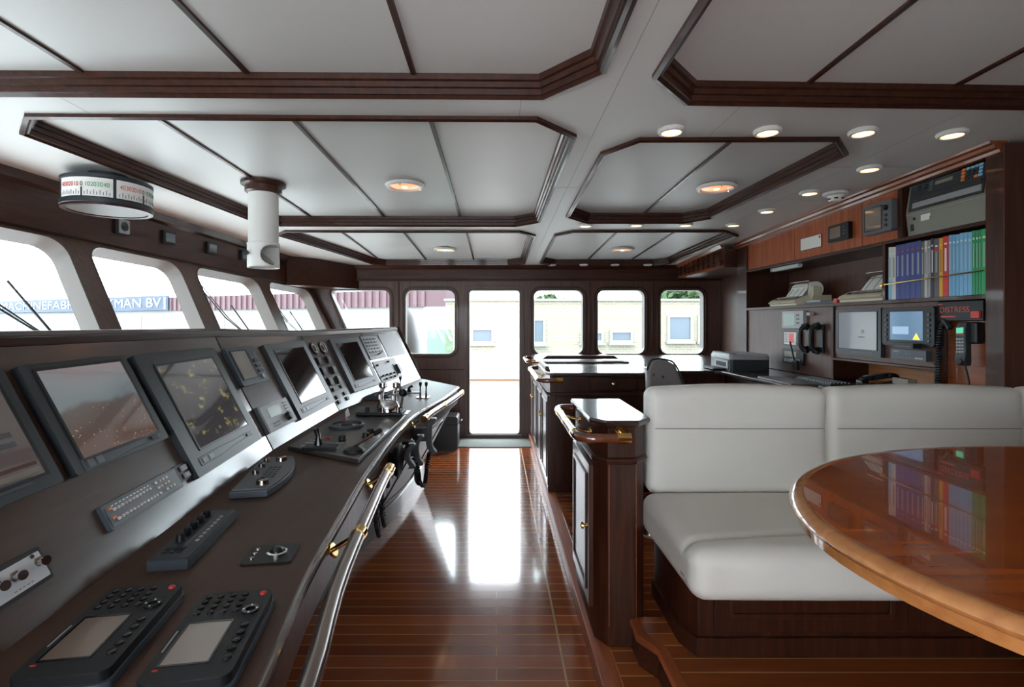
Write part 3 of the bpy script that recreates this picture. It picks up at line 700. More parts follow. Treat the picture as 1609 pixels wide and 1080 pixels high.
# nearest display, mostly out of the picture
o1 = FA[0].o+FA[0].u*(u0-w2/2)+FA[0].v*(v0+h2/2)
rt = thing('display', 'nearest large display at the left picture edge with pale label boxes on a dark screen', 'display', group='large console displays', mw=frame_m(o1, FA[0].u, FA[0].v, FA[0].n))
obj('housing', G().ext(rr(-w2/2, w2/2, -h2/2, h2/2, .008), [], -.012, .018), 'bezel', rt, bevel=.003)
obj('screen', G().box(s2[0], s2[1], s2[2], s2[3], .017, .0188), 'scrdark', rt, smooth=False)
obj('screen_rim', G().ext(rr(s2[0]-.008, s2[1]+.008, s2[2]-.008, s2[3]+.008, .005), [rr(s2[0], s2[1], s2[2], s2[3], .002)], .016, .0205), 'black', rt)
sw = s2[1]-s2[0]; sh = s2[3]-s2[2]
for (a, b, c, d, m) in ((.70, .90, .40, .45, 'grey'), (.70, .90, .31, .36, 'grey'), (.62, .97, .10, .135, 'dimred'), (.05, .98, .03, .075, 'lcdgrey'), (.45, .62, .34, .39, 'grey')):
    obj('screen_label', G().box(s2[0]+a*sw, s2[0]+b*sw, s2[2]+c*sh, s2[2]+d*sh, .0185, .0192), m, rt, smooth=False)
obj('control_strip', G().box(-w2*.35, w2*.30, -h2/2+.018, -h2/2+.036, .017, .020), 'bezel2', rt, bevel=.002)
display(FA[0], [(205, 556), (334, 547), (413, 688.5), (315, 750)], [(242.5, 577), (331, 563), (390.5, 666), (315, 703)], .02, 'large tall grey framed display with yellow chart traces on its screen', 'scrchart')
display(FA[1], [(412, 540), (480, 536.5), (527, 633), (474, 658)], [(431, 549.6), (478, 546.5), (512, 617.5), (472.6, 632)], .018, 'tall blank display on the middle board left of the round gauges', 'glass_dark')
display(FA[2], [(517.5, 533), (564.5, 530), (597, 602), (558, 617.5)], [(529, 540.5), (560.6, 537), (586.7, 590), (558, 599)], .018, 'tall blank display on the far board right of the gauges', 'glass_dark')

# alarm button panel
rt, w, h, mw = device(FA[0], [(156, 799), (274, 734), (288, 764), (180, 835)], .012, 'alarm_panel', 'long narrow alarm panel with two rows of round white buttons', 'alarm panel', 'bezel2', r=.004)
obj('face_plate', G().ext(rr(-w/2+.008, w/2-.008, -h/2+.007, h/2-.007, .003), [], .010, .0135), 'grey', rt)
bt = obj('push_button', G().lathe((0, 0, 0), [(.0042, 0), (.0042, .004), (.003, .0052)], n=10), 'white', rt); bt.location = (-w*.40, h*.18, .0135)
spots = [(-w*.40+k*w*.045, h*.18) for k in range(1, 11)]+[(-w*.40+k*w*.045, -h*.20) for k in range(13)]+[(w*.16+k*w*.05, h*yy) for yy in (.28, .05) for k in range(4)]+[(w*.26+k*w*.05, -h*.20) for k in range(3)]
for x, y in spots:
    c = bt.copy(); COL.objects.link(c); c.location = (x, y, .0135)
for y in (.27, -.10): obj('alarm_lamp', G().box(-w*.45, -w*.42, h*y-.003, h*y+.003, .013, .017), 'orange', rt)
for k in range(11):
    obj('label_strip', G().box(-w*.40+k*w*.045-.004, -w*.40+k*w*.045+.004, h*.32, h*.36, .0133, .0142), 'white', rt)
rt, w, h, mw = device(FA[0], [(272, 735), (287, 727), (303, 749), (288, 758)], .008, 'rocker_switch_block', 'small black block with two pale rocker switches beside the alarm panel', 'switch', 'black', r=.002)
for y in (-.22, .22): obj('rocker', G().box(-w*.1, w*.40, h*y-h*.16, h*y+h*.16, .007, .014), 'greyl', rt, bevel=.001)
# white engraved control panel at lower left
rt, w, h, mw = device(FA[0], [(-70, 935), (56, 856), (84, 899), (-60, 1010)], .006, 'engraved_control_panel', 'white engraved metal panel with steel toggles at the lower left', 'control panel', 'ink', r=.003)
obj('face_plate', G().ext(rr(-w/2+.008, w/2-.008, -h/2+.008, h/2-.008, .003), [], .004, .009), 'plate', rt)
for x, y in ((.40, .10), (.10, .08), (-.1, .08)):
    tg = obj('toggle_switch', G().cyl((w*x, h*y, .008), (w*x-.008, h*y-.004, .030), .006, .009, 12), 'chrome', rt); obj('toggle_nut', G().cyl((w*x, h*y, .008), (w*x, h*y, .013), .010, n=6), 'steel', tg)
obj('indicator', G().cyl((w*.36, h*.32, .008), (w*.36, h*.32, .011), .004), 'ink', rt)
for k in range(5): obj('engraved_line', G().box(w*(.02+.05*k), w*(.05+.05*k), -h*.30, -h*.28, .0088, .0095), 'grey', rt)
# small plotter & radio panel on the middle board
rt, w, h, mw = device(FA[1], [(352, 547), (400, 543), (421, 598), (383, 607)], .02, 'depth_sounder', 'small grey sounder with four keys on the middle board beside the chart display', 'sounder', 'bezel2', r=.012)
obj('screen', G().box(-w*.38, w*.12, -h*.34, h*.38, .019, .0215), 'lcdgrey', rt)
obj('screen_rim', G().ext(rr(-w*.41, w*.15, -h*.37, h*.41, .004), [rr(-w*.38, w*.12, -h*.34, h*.38, .002)], .018, .023), 'black', rt)
for k in range(3): obj('key', G().box(w*.22, w*.40, h*(.08-.14*k)-.008, h*(.08-.14*k)+.008, .019, .028), 'black', rt, bevel=.002)
for k in range(4): obj('small_key', G().box(w*(.22+.1*(k % 2)), w*(.29+.1*(k % 2)), h*(.28-.09*(k//2))-.005, h*(.28-.09*(k//2))+.005, .019, .024), 'grey', rt)
obj('round_key', G().cyl((w*.31, -h*.36, .019), (w*.31, -h*.36, .026), .012), 'greyl', rt)
rt, w, h, mw = device(FA[1], [(402, 640), (448, 625), (469, 659), (425, 681)], .02, 'navigation_unit', 'square light grey unit with a green lcd and black knob below the sounder', 'navigation unit', 'grey', r=.006)
obj('face_plate', G().ext(rr(-w*.46, w*.46, -h*.46, h*.46, .005), [], .019, .022), 'greyl', rt)
obj('screen', G().box(-w*.28, w*.12, -h*.02, h*.34, .021, .0235), 'lcdg', rt)
obj('knob', G().lathe((w*.22, -h*.22, .022), [(.020, 0), (.018, .02), (.0, .022)]), 'black', rt)
for k in range(8):
    obj('key', G().box(-w*.30+.018*(k % 4), -w*.30+.012+.018*(k % 4), -h*.28-.014*(k//4), -h*.28+.008-.014*(k//4), .021, .025), 'grey', rt)
for k in range(4): obj('side_key', G().box(w*.28, w*.38, h*(.32-.12*k)-.004, h*(.32-.12*k)+.004, .021, .025), 'grey', rt)
# gauges
f3 = FA[2]
gr = None
def gauge(px, py, R, label):
    u_, v_ = f3.at(px, py, .008); mw = frame_m(f3.o+f3.u*u_+f3.v*v_, f3.u, f3.v, f3.n)
    rt = thing('round_gauge', label, 'gauge', group='round gauges at the top of the board', mw=mw)
    obj('case', G().lathe((0, 0, -.012), [(R*1.08, 0), (R*1.08, .018), (R, .021), (R*.94, .0135), (0, .0135)]), 'black', rt)
    obj('dial', G().ext(circ(0, 0, R*.90), [circ(0, 0, R*.55)], .0016, .0026), 'white', rt)
    obj('needle', G().box(-.0015, .0015, -R*.1, R*.7, .0026, .004).xf(Matrix.Rotation(.7, 4, 'Z')), 'orange', rt)
    obj('glass_rim', G().ext(circ(0, 0, R*1.0), [circ(0, 0, R*.93)], .006, .0105), 'chrome', rt)
gauge(495, 547, .042, 'round white rimmed gauge, left one of the pair at the board top')
gauge(508, 546, .042, 'round white rimmed gauge, right one of the pair at the board top')
k = 0
names = ['upper left', 'upper right', 'middle left', 'middle right', 'lower left', 'lower right']
for i, (a, b, c) in enumerate(((502, 567, .034), (517, 565, .034), (509, 583, .036), (525.5, 581, .036), (520, 599, .037), (533, 596, .037))):
    c *= .76; u_, v_ = f3.at(a, b, .01); rt = thing('square_gauge', 'square dark gauge, %s of the six below the round gauges' % names[i], 'gauge', group='square gauges on the far board', mw=frame_m(f3.o+f3.u*u_+f3.v*v_, f3.u, f3.v, f3.n))
    obj('case', G().ext(rr(-c, c, -c, c, .006), [], -.012, .014), 'black', rt, bevel=.002); obj('window', G().ext(rr(-c*.75, c*.75, -c*.4, c*.75, .003), [], .013, .016), 'bezel2', rt)
rt = thing('push_button_cluster', 'group of small black square push buttons below the gauges', 'buttons', mw=frame_m(f3.o, f3.u, f3.v, f3.n))
for a, b in ((525, 612), (537, 607), (530, 624), (542, 618), (533, 632), (546, 626)):
    u_, v_ = f3.at(a, b, .004); obj('button', G().ext(rr(u_-.016, u_+.016, v_-.013, v_+.013, .002), [], -.004, .009), 'black', rt)
rt, w, h, mw = device(f3, [(565, 530), (592, 527), (607, 560), (584, 566)], .008, 'switch_panel', 'grey switch panel with rows of small black keys right of the far display', 'switch panel', 'grey', r=.003)
for r_ in range(5):
    for c_ in range(4): obj('key', G().box(-w*.40+c_*w*.19, -w*.26+c_*w*.19, h*(.36-.14*r_)-.006, h*(.36-.14*r_)+.006, .007, .014), 'black', rt)
obj('lever', G().tube([(w*.1, -h*.33, .006), (w*.12, -h*.30, .04), (w*.02, -h*.28, .06)], .007, 8), 'chrome', rt)
rt, w, h, mw = device(f3, [(595, 527), (620, 523), (640, 556), (610, 561)], .004, 'blank_panel', 'plain pale metal panel at the upper far corner of the sloping board', 'panel', 'greyl', r=.003)
rt, w, h, mw = device(f3, [(585, 570), (617, 561), (634, 590), (603, 604)], .005, 'toggle_panel', 'pale panel with scattered toggles and a slot below the switch panel', 'control panel', 'greyl', r=.003)
for k, (x, y) in enumerate(((-.38, -.2), (-.2, -.2), (-.02, -.2), (.15, -.2), (-.3, -.36), (-.1, -.36), (.1, -.36), (-.42, .3), (.1, .36))):
    obj('toggle', G().cyl((w*x, h*y, .004), (w*x, h*y-.004, .024), .007, .010, 10), 'black', rt)
obj('slot', G().box(w*.27, w*.31, -h*.40, h*.2, .004, .008), 'black', rt)
obj('cover', G().ext(rr(w*.36, w*.48, -h*.3, h*.15, .008), [], .004, .03), 'bezel2', rt, bevel=.004)

# ---------------- devices lying on the counter
def onc(quad, t, name, label, cat, group=None):
    """quad tl,tr,br,bl of the top face at height t above the counter -> empty at counter level"""
    p = [onz(x, y, CZ+t) for x, y in quad]
    v = ((p[0]-p[3])+(p[1]-p[2]))/2; uu = ((p[1]-p[0])+(p[2]-p[3]))/2; c = sum(p, Vector())/4; c.z = CZ+.0005
    ang = math.atan2(v.y, v.x)-math.pi/2
    # width across, length along
    w = abs(uu.dot(Vector((math.cos(ang), math.sin(ang), 0)))); h = v.length
    return thing(name, label, cat, loc=c, group=group, rz=ang), w, h
def pilot(quad, label):
    rt, w, h = onc(quad, .03, 'remote_control_unit', label, 'remote control', 'handheld control units on the near counter')
    obj('base', G().ext(rr(-w/2-.004, w/2+.004, -h/2-.006, h/2+.002, .02), [], 0, .014), 'bezel2', rt, bevel=.005)
    obj('body', G().ext(rr(-w/2, w/2, -h/2, h/2, .018), [], .012, .030), 'black', rt, bevel=.006, seg=3)
    obj('screen', G().box(-w*.36, w*.16, -h*.34, h*.09, .0295, .0308), 'lcdbrown', rt)
    obj('screen_rim', G().ext(rr(-w*.385, w*.185, -h*.355, h*.105, .003), [rr(-w*.36, w*.16, -h*.34, h*.09, .001)], .029, .0315), 'blackg', rt)
    for r_ in range(4):
        for c_ in range(4): obj('key', G().lathe((-w*.36+c_*w*.165, h*(.43-.072*r_), .029), [(.0062, 0), (.0058, .004), (.003, .0052)], n=10), 'blackg', rt)
    for r_ in range(5): obj('side_key', G().lathe((w*.36, h*(.02-.085*r_), .029), [(.0075, 0), (.007, .004), (.003, .005)], n=10), 'blackg', rt)
    rk = obj('ring_key', G().ext(circ(w*.33, h*.20, .015), [circ(w*.33, h*.20, .008)], .029, .0345), 'blackg', rt, bevel=.001)
    for k in range(4):
        a = k*math.pi/2; obj('ring_mark', G().ext(circ(w*.33+math.cos(a)*.0115, h*.20+math.sin(a)*.0115, .0018, 8), [], .0343, .0352), 'white', rk)
    obj('stop_key', G().lathe((w*.38, h*.43, .029), [(.007, 0), (.006, .004), (.003, .005)], n=12), 'redp', rt)
    obj('red_mark', G().box(-w*.40, -w*.34, -h*.385, -h*.372, .0300, .0306), 'redp', rt)
    obj('brand_strip', G().box(-w*.455, -w*.435, -h*.20, h*.02, .0300, .0306), 'greyl', rt)
pilot([(183, 916), (283.5, 923.6), (156.7, 1069), (18.6, 1060)], 'black handheld control unit with brown screen, nearest the sloping board')
pilot([(324.5, 923.6), (427, 935), (354, 1073), (214.5, 1071)], 'black handheld control unit with pale screen, nearest the counter edge')
rt, w, h = onc([(324.5, 797), (369, 800.5), (294.6, 879), (232, 875)], .03, 'knob_controller', 'flat grey control box with a row of black knobs on the near counter', 'controller')
obj('base', G().ext(rr(-w/2, w/2, -h/2, h/2, .006), [], 0, .022), 'bezel2', rt, bevel=.003)
obj('face_plate', G().ext(rr(-w*.47, w*.47, -h*.485, h*.485, .004), [], .021, .026), 'bezel', rt, bevel=.001)
for k in range(5): obj('knob', G().lathe((-w*.18, -h*.17+h*.125*k, .026), [(.011, 0), (.009, .016), (.007, .018)], n=14), 'black', rt)
for k in range(6): obj('key', G().box(-w*.30+.016*(k % 3), -w*.30+.011+.016*(k % 3), -h*.40+.018*(k//3), -h*.40+.012+.018*(k//3), .0255, .029), 'black', rt)
for k in range(8): obj('small_key', G().box(w*.22, w*.30, -h*.2+h*.07*k, -h*.17+h*.07*k, .0255, .028), 'greyl', rt)
obj('legend', G().box(w*.05, w*.09, -h*.3, h*.25, .0258, .0263), 'grey', rt)
rt, w, h = onc([(401, 854.6), (470, 857.6), (455, 888), (377.5, 884)], .003, 'trackball', 'square black plate with a silver ringed trackball on the near counter', 'trackball')
obj('plate', G().ext(rr(-w/2, w/2, -h/2, h/2, .008), [], 0, .004), 'black', rt, bevel=.001)
obj('ring', G().lathe((w*.12, 0, .003), [(.024, 0), (.024, .005), (.018, .006), (.018, .001)]), 'chrome', rt)
obj('ball', G().sphere((w*.12, 0, .004), .016, 10), 'blackg', rt)
for k in range(3): obj('button', G().lathe((-w*.32, -h*.24+h*.24*k, .003), [(.007, 0), (.006, .004), (.0, .0045)], n=14), 'steel', rt)
rt, w, h = onc([(412, 714), (474, 717), (428, 772), (368, 766)], .03, 'keyboard_controller', 'curved grey control keyboard with silver knobs below the chart display', 'controller')
cur = [(-w/2, -h/2), (w*.30, -h/2)]+[(w*(.30+.24*math.sin(math.pi*k/8)), -h/2+h*k/8) for k in range(1, 8)]+[(w*.30, h/2), (-w/2, h/2)]
obj('base', G().ext(cur, [], 0, .024), 'bezel2', rt, bevel=.004)
obj('face_plate', G().ext([(x*.92, y*.94) for x, y in cur], [], .023, .028), 'grey', rt, bevel=.001)
for x, y, R in ((.10, .32, .022), (.10, -.36, .022), (-.25, .12, .012), (-.25, -.08, .012), (-.25, .3, .012)): obj('knob', G().lathe((w*x, h*y, .028), [(R, 0), (R*.9, .014), (R*.7, .016)], n=18), 'steel', rt)
for k in range(15): obj('key', G().box(-w*.05+.016*(k % 3), -w*.05+.010+.016*(k % 3), -h*.2+.03*(k//3), -h*.2+.014+.03*(k//3), .0275, .030), 'bezel', rt)
# flush helm panel with rudder dial
pp = [onz(x, y, CZ+.02) for x, y in ((452, 701), (563, 722), (638, 652), (560, 637))]
hp = thing('helm_panel', 'raised dark helm panel with a round dial and small joysticks at mid console', 'control panel', loc=(0, 0, 0))
obj('panel', G().prism([(p.x, p.y) for p in pp], CZ+.0005, CZ+.02), mat('helm panel', (.05, .042, .038), .3, coat=.4), hp, bevel=.003)
c = onz(545, 667, CZ+.03); c = Vector((c.x, c.y, CZ+.02))
dl = obj('dial_ring', G().lathe(c, [(.092, 0), (.092, .012), (.078, .016), (.076, .004), (.0, .004)]), 'bezel2', hp); obj('dial_card', G().ext(circ(c.x, c.y, .060), [], c.z+.003, c.z+.006), 'lcdgrey', dl); obj('dial_hub', G().lathe((c.x, c.y, c.z+.006), [(.03, 0), (.02, .01), (0, .012)]), 'ink', dl)
def onh(px, py): v = onz(px, py, CZ+.03); return Vector((v.x, v.y, CZ+.02))
q = onh(500, 700); jk = obj('joystick_base', G().cbox((q.x+.02, q.y-.02, CZ+.025), (.15, .06, .014)), 'black', hp, bevel=.003); obj('joystick', G().tube([q, q+Vector((0, 0, .05)), q+Vector((-.01, .0, .085))], [.02, .010, .014], 10), 'blackg', jk)
for dx in (-.07, .07):
    for dy in (.0, .05): obj('white_legend', G().cbox((q.x+dx, q.y+dy+.03, CZ+.0215), (.035, .018, .002)), 'greyl', hp)
q = onh(556, 706); jk = obj('lever_base', G().lathe(q, [(.045, 0), (.04, .012), (.02, .02), (0, .022)]), 'black', hp); obj('lever', G().tube([q+Vector((0, 0, .02)), q+Vector((.03, .04, .035)), q+Vector((.06, .12, .05))], [.006, .005, .005], 8), 'steel', jk); obj('lever_knob', G().tube([q+Vector((.06, .12, .05)), q+Vector((.075, .16, .055))], .012, 10), 'black', jk)
obj('red_mark', G().cbox((q.x-.035, q.y+.01, CZ+.0215), (.02, .03, .003)), 'redp', hp); obj('green_mark', G().cbox((q.x+.035, q.y+.02, CZ+.0215), (.02, .03, .003)), 'greenp', hp)
for px, py, m in ((504, 685, 'redp'), (517, 686, 'redp'), (541, 657, 'redp')):
    q = onh(px, py); obj('warning_key', G().cbox((q.x, q.y, CZ+.022), (.022, .022, .006)), m, hp)
for px, py in ((538, 688), (575, 684), (582, 678)):
    q = onh(px, py); obj('rotary_knob', G().lathe(q, [(.018, 0), (.016, .022), (0, .024)], n=14), 'black', hp)
for k in range(10):
    q = onh(488+k*5, 689+k*.6); obj('legend', G().cbox((q.x, q.y, CZ+.021), (.008, .014, .002)), 'greyl', hp)
q = onh(546, 652); obj('paper_flag', G().loft([[q+Vector((0, -.04, 0)), q+Vector((0, .04, 0)), q+Vector((-.01, .03, .045)), q+Vector((-.01, -.02, .03))], [q+Vector((.004, -.04, 0)), q+Vector((.004, .04, 0)), q+Vector((-.006, .03, .045)), q+Vector((-.006, -.02, .03))]]), 'paper', hp)
# chrome throttle levers
tp = [onz(x, y, CZ+.02) for x, y in ((560, 652), (620, 664), (640, 640), (600, 632))]
q0 = onz(612, 654, CZ+.02)
th = thing('throttle_levers', 'polished chrome twin throttle levers on a black base at mid console', 'throttle', loc=(.01, -.14, .0205))
obj('base', G().cbox((-.70, 3.20, CZ+.011), (.27, .15, .020)), 'black', th, bevel=.004)
def hv(px, py, Y): return P(px, py, Y)
obj('quadrant', G().lathe((-.66, 3.20, CZ+.02), [(.07, 0), (.068, .03), (.05, .055), (.02, .068), (0, .07)], n=24), 'chrome', th)
for dx, py in ((-.045, 617), (.035, 615)):
    lv = obj('lever', G().tube([(-.66+dx, 3.20, CZ+.03), (-.665+dx, 3.22, CZ+.10), (-.66+dx, 3.26, CZ+.155)], [.022, .016, .013], 10), 'chrome', th)
    obj('grip', G().lathe((-.66+dx, 3.26, CZ+.145), [(.012, 0), (.026, .012), (.024, .034), (.0, .042)], n=16), 'chrome', lv)
lv = obj('lever', G().tube([(-.59, 3.24, CZ+.03), (-.585, 3.27, CZ+.10)], [.009, .007], 10), 'steel', th); obj('black_grip', G().sphere((-.585, 3.28, CZ+.115), .026, 8), 'black', lv)
for k in range(3): obj('knob', G().lathe((-.77+.09*k, 3.14, CZ+.02), [(.014, 0), (.012, .03), (0, .033)], n=12), 'steel' if k else 'black', th)
# keypad block behind the throttles
q = onz(605, 630, CZ+.03)
rt = thing('keypad_block', 'grey keypad block at the foot of the far sloping board', 'keypad', loc=(-.86, 3.85, CZ+.0005), rz=-.13)
obj('body', G().box(-.09, .09, -.12, .12, 0, .03), 'bezel2', rt, bevel=.004)
for k in range(12): obj('key', G().box(-.06+.045*(k % 3), -.03+.045*(k % 3), -.09+.048*(k//3), -.06+.048*(k//3), .03, .036), 'black', rt, bevel=.001)
def lever_pair(px, py, lab, n=2, tall=.09):
    q = onz(px, py, CZ); rt = thing('small_lever_set', lab, 'levers', loc=(q.x, q.y, CZ+.0005))
    obj('plate', G().ext(rr(-.05, .05, -.05, .05, .006), [], 0, .006), 'steel', rt, bevel=.001)
    for k in range(n):
        x = -.022+.044*k if n > 1 else 0
        lv = obj('lever', G().tube([(x, 0, .004), (x, .0, tall*.6), (x, .004, tall)], [.010, .005, .005], 8), 'chrome', rt); obj('lever_knob', G().lathe((x, .004, tall-.005), [(.008, 0), (.013, .02), (.009, .032), (0, .034)], n=12), 'black', lv)
lever_pair(665, 625, 'pair of black topped chrome levers near the far end of the counter')
lever_pair(629, 614, 'single small lever beside the foot of the far sloping board', 1)
q = onz(643, 617, CZ); rt = thing('thruster_joystick', 'small joystick on a pale plate between the lever sets on the far counter', 'joystick', loc=(q.x, q.y, CZ+.0005))
obj('plate', G().box(-.06, .09, -.05, .05, 0, .005), 'greyl', rt, bevel=.001); obj('stick', G().tube([(0, 0, .004), (0, 0, .04), (.03, 0, .055)], [.02, .010, .012], 10), 'black', rt)
q = onz(630, 649, CZ); rt = thing('joystick', 'short black joystick on a metal plate right of the throttle levers', 'joystick', loc=(q.x, q.y, CZ+.0005))
obj('plate', G().box(-.05, .05, -.07, .07, 0, .004), 'steel', rt, bevel=.001); obj('stick', G().tube([(0, 0, .004), (0, 0, .035)], [.018, .012], 10), 'black', rt)

# ---------------- grab rails along the console
def rail(pts, r, label, brackets, group, caps=True, m='steel'):
    rt = thing('grab_rail', label, 'handrail', group=group)
    obj('bar', G().tube(pts, r, 16), m, rt)
    for t in (0, -1):
        a = Vector(pts[t]); b = Vector(pts[1 if t == 0 else -2]); d = (b-a).normalized()
        if caps: obj('end_cap', G().tube([a-d*.006, a+d*.035], r*1.15, 16), 'brass', rt)
    for a, b in brackets:
        a, b = Vector(a), Vector(b); d = (b-a).normalized()
        bk = obj('bracket', G().cyl(a, b, .007, n=12), 'brass', rt)
        obj('rosette', G().cyl(a, a+d*.006, .024, .020), 'brass', bk)
        obj('collar', G().tube([b-Vector(brackets_dir)*.016, b+Vector(brackets_dir)*.016], r*1.16, 16), 'brass', bk)
    return rt
def edge(Y):
    for a, b in zip(Fp, Fp[1:]):
        if a.y <= Y <= b.y: return a.x+(b.x-a.x)*(Y-a.y)/(b.y-a.y)
brackets_dir = (0, 1, 0)
ys = [.30+.1*k for k in range(18)]+[2.06]
rail([(edge(y)+.072, y, .93) for y in ys], .0185, 'long steel grab rail along the near half of the console edge', [((edge(y)-.002, y, .885), (edge(y)+.072, y, .93)) for y in (.62, 1.42, 2.0)], 'console grab rails')
brackets_dir = (.15, 1, 0)
ys = [3.08, 3.3, 3.5, 3.7, 3.9, 4.1, 4.26]
rail([(edge(y)+.078, y, .935) for y in ys], .0185, 'short steel grab rail at the far end of the console edge', [((edge(y)-.002, y, .885), (edge(y)+.078, y, .935)) for y in (3.14, 3.62, 4.15)], 'console grab rails')

# ---------------- handsets, microphones and cords hung under the console edge
def cord(pts, lab, m='black', r=.006, coil=0, name='coiled_cord', parent=None):
    pts = smooth_path(pts, 10)
    if coil:
        out = []; n = len(pts)
        for i in range(n-1):
            d = (pts[i+1]-pts[i]); t = d.normalized(); x = t.cross(Vector((.3, .1, .9))).normalized(); y = t.cross(x)
            for k in range(6):
                a = (i*6+k)*1.05; out.append(pts[i]+d*k/6+(x*math.cos(a)+y*math.sin(a))*coil)
        pts = out
    return obj(name, G().tube(pts, r, 6), m, parent)
def hs(Y, dx, z0, z1, lab, tilt=0, w=.035, t=.03):
    rt = thing('telephone_handset', lab, 'handset', group='handsets hung on the console edge')
    x = edge(Y)+dx
    obj('cradle', G().box(edge(Y)-.004, x-.012, Y-.03, Y+.03, (z0+z1)/2-.03, (z0+z1)/2+.05), 'black', rt, bevel=.004)
    pts = [(x+.022, Y, z1), (x+.030, Y, z1-.012), (x+.006, Y, z1-.045), (x, Y, (z0+z1)/2), (x+.006, Y, z0+.045), (x+.030, Y, z0+.012), (x+.022, Y, z0)]
    g = G().loft([[Vector((px, py-w/2, pz)), Vector((px+t, py-w/2, pz)), Vector((px+t, py+w/2, pz)), Vector((px, py+w/2, pz))] for px, py, pz in [(a[0]-t/2, a[1], a[2]) for a in smooth_path(pts, 3)]])
    obj('grip', g, 'black', rt, bevel=.006)
    return rt, x
rt, x = hs(3.15, .095, .71, .93, 'black telephone handset hanging farthest along the console edge', w=.05, t=.035)
cord([(x+.0, 3.15, .71), (x-.01, 3.10, .60), (x-.01, 3.0, .56), (x-.03, 2.93, .62), (x-.07, 2.92, .80)], '', r=.006, coil=.008, parent=rt)
rt, x = hs(2.86, .07, .72, .89, 'slim black handset hanging third along the console edge, beside the coiled cords', w=.04)
cord([(x, 2.86, .72), (x, 2.87, .64), (x+.01, 2.91, .60), (x, 2.97, .65), (x-.04, 2.99, .80)], '', r=.005, coil=.007, parent=rt)
rt, x = hs(2.66, .055, .76, .89, 'small black handset in front of the slim one under the console edge', w=.035)
sp = thing('horn_speaker', 'round black horn loudspeaker fixed below the console edge', 'speaker')
xx = edge(2.48)
obj('horn', G().lathe((xx-.02, 2.48, .85), [(.03, 0), (.04, .03), (.075, .05), (.085, .07), (.07, .075), (.03, .06)], 'X'), 'black', sp); obj('bracket', G().box(xx-.05, xx+.0, 2.46, 2.50, .78, .86), 'black', sp, bevel=.003)
rt = thing('fist_microphone', 'black fist microphones hanging with long cords behind the grab rail end', 'microphone')
xx = edge(2.2)
obj('body', G().box(xx-.005, xx+.035, 2.14, 2.20, .77, .86), 'black', rt, bevel=.01)
obj('body', G().box(xx-.005, xx+.035, 2.26, 2.32, .78, .87), 'black', rt, bevel=.01)
for a in (2.17, 2.28): cord([(xx+.01, a, .77), (xx-.01, a+.02, .68), (xx-.0, a+.03, .60), (xx-.01, a+.07, .62), (xx-.03, a+.08, .78)], '', r=.006, coil=.005, parent=rt)
bx = thing('equipment_box', 'black box standing on the floor between console and back bulkhead', 'box', loc=(-.66, 6.2, 0))
obj('body', G().ext(rr(-.24, .20, 0, .40, .03), [], -.16, .16).xf(Matrix(((1, 0, 0, 0), (0, 0, -1, 0), (0, 1, 0, 0), (0, 0, 0, 1)))), 'black', bx, bevel=.01)
obj('lid_seam', G().box(-.242, .202, -.162, .162, .30, .306), 'blackg', bx); obj('carry_handle', G().tube([(.20, -.06, .30), (.235, -.04, .33), (.235, .04, .33), (.20, .06, .30)], .008), 'grey', bx)
dm = thing('door_mat', 'grey green door mat on the floor before the open door', 'mat', loc=(.0, 6.40, 0))
obj('pile', G().ext(rr(-.47, .43, -.21, .22, .04), [], .0, .012), 'mat', dm, bevel=.004); obj('edging', G().ext(rr(-.48, .44, -.22, .23, .045), [rr(-.46, .42, -.20, .21, .035)], .0, .010), 'gleather', dm)

# ---------------- header instruments on the left
HF = Face((wx(3.4)+.031, 3.4, 2.2), (.115, 1, 0), (0, 0, 1))
def hdev(px, py, w, h, t, name, label, cat, m, group=None):
    u_, v_ = HF.at(px, py, t); rt = thing(name, label, cat, group=group, mw=frame_m(HF.o+HF.u*u_+HF.v*v_, HF.u, HF.v, HF.n))
    obj('housing', G().ext(rr(-w/2, w/2, -h/2, h/2, .008), [], -.012, t), m, rt, bevel=.003); return rt
rt = hdev(193, 356, .115, .115, .02, 'clock_speaker', 'small square speaker with round grille on the window header', 'speaker', 'black')
obj('faceplate', G().ext(rr(-.035, .055, -.05, .05, .008), [circ(.01, 0, .034)], .018, .026), 'greyl', rt); obj('cone', G().lathe((.01, 0, .018), [(.034, 0), (.032, .006), (.012, .002), (.010, .008), (0, .009)]), 'bezel', rt)
for px, py, lab in ((267, 374, 'small square repeater display on the window header nearest the speaker'), (334, 390, 'small square repeater display in the middle of the window header'), (386, 402, 'small square repeater display on the window header farthest along, behind the periscope tube')):
    rt = hdev(px, py, .135, .105, .022, 'repeater_display', lab, 'display', 'black', 'repeater displays on the window header')
    obj('screen', G().ext(rr(-.045, .055, -.035, .035, .004), [], .020, .025), mat('repeater glass', (.12, .14, .17), .15, coat=1) if 'repeater glass' not in bpy.data.materials else bpy.data.materials['repeater glass'], rt)
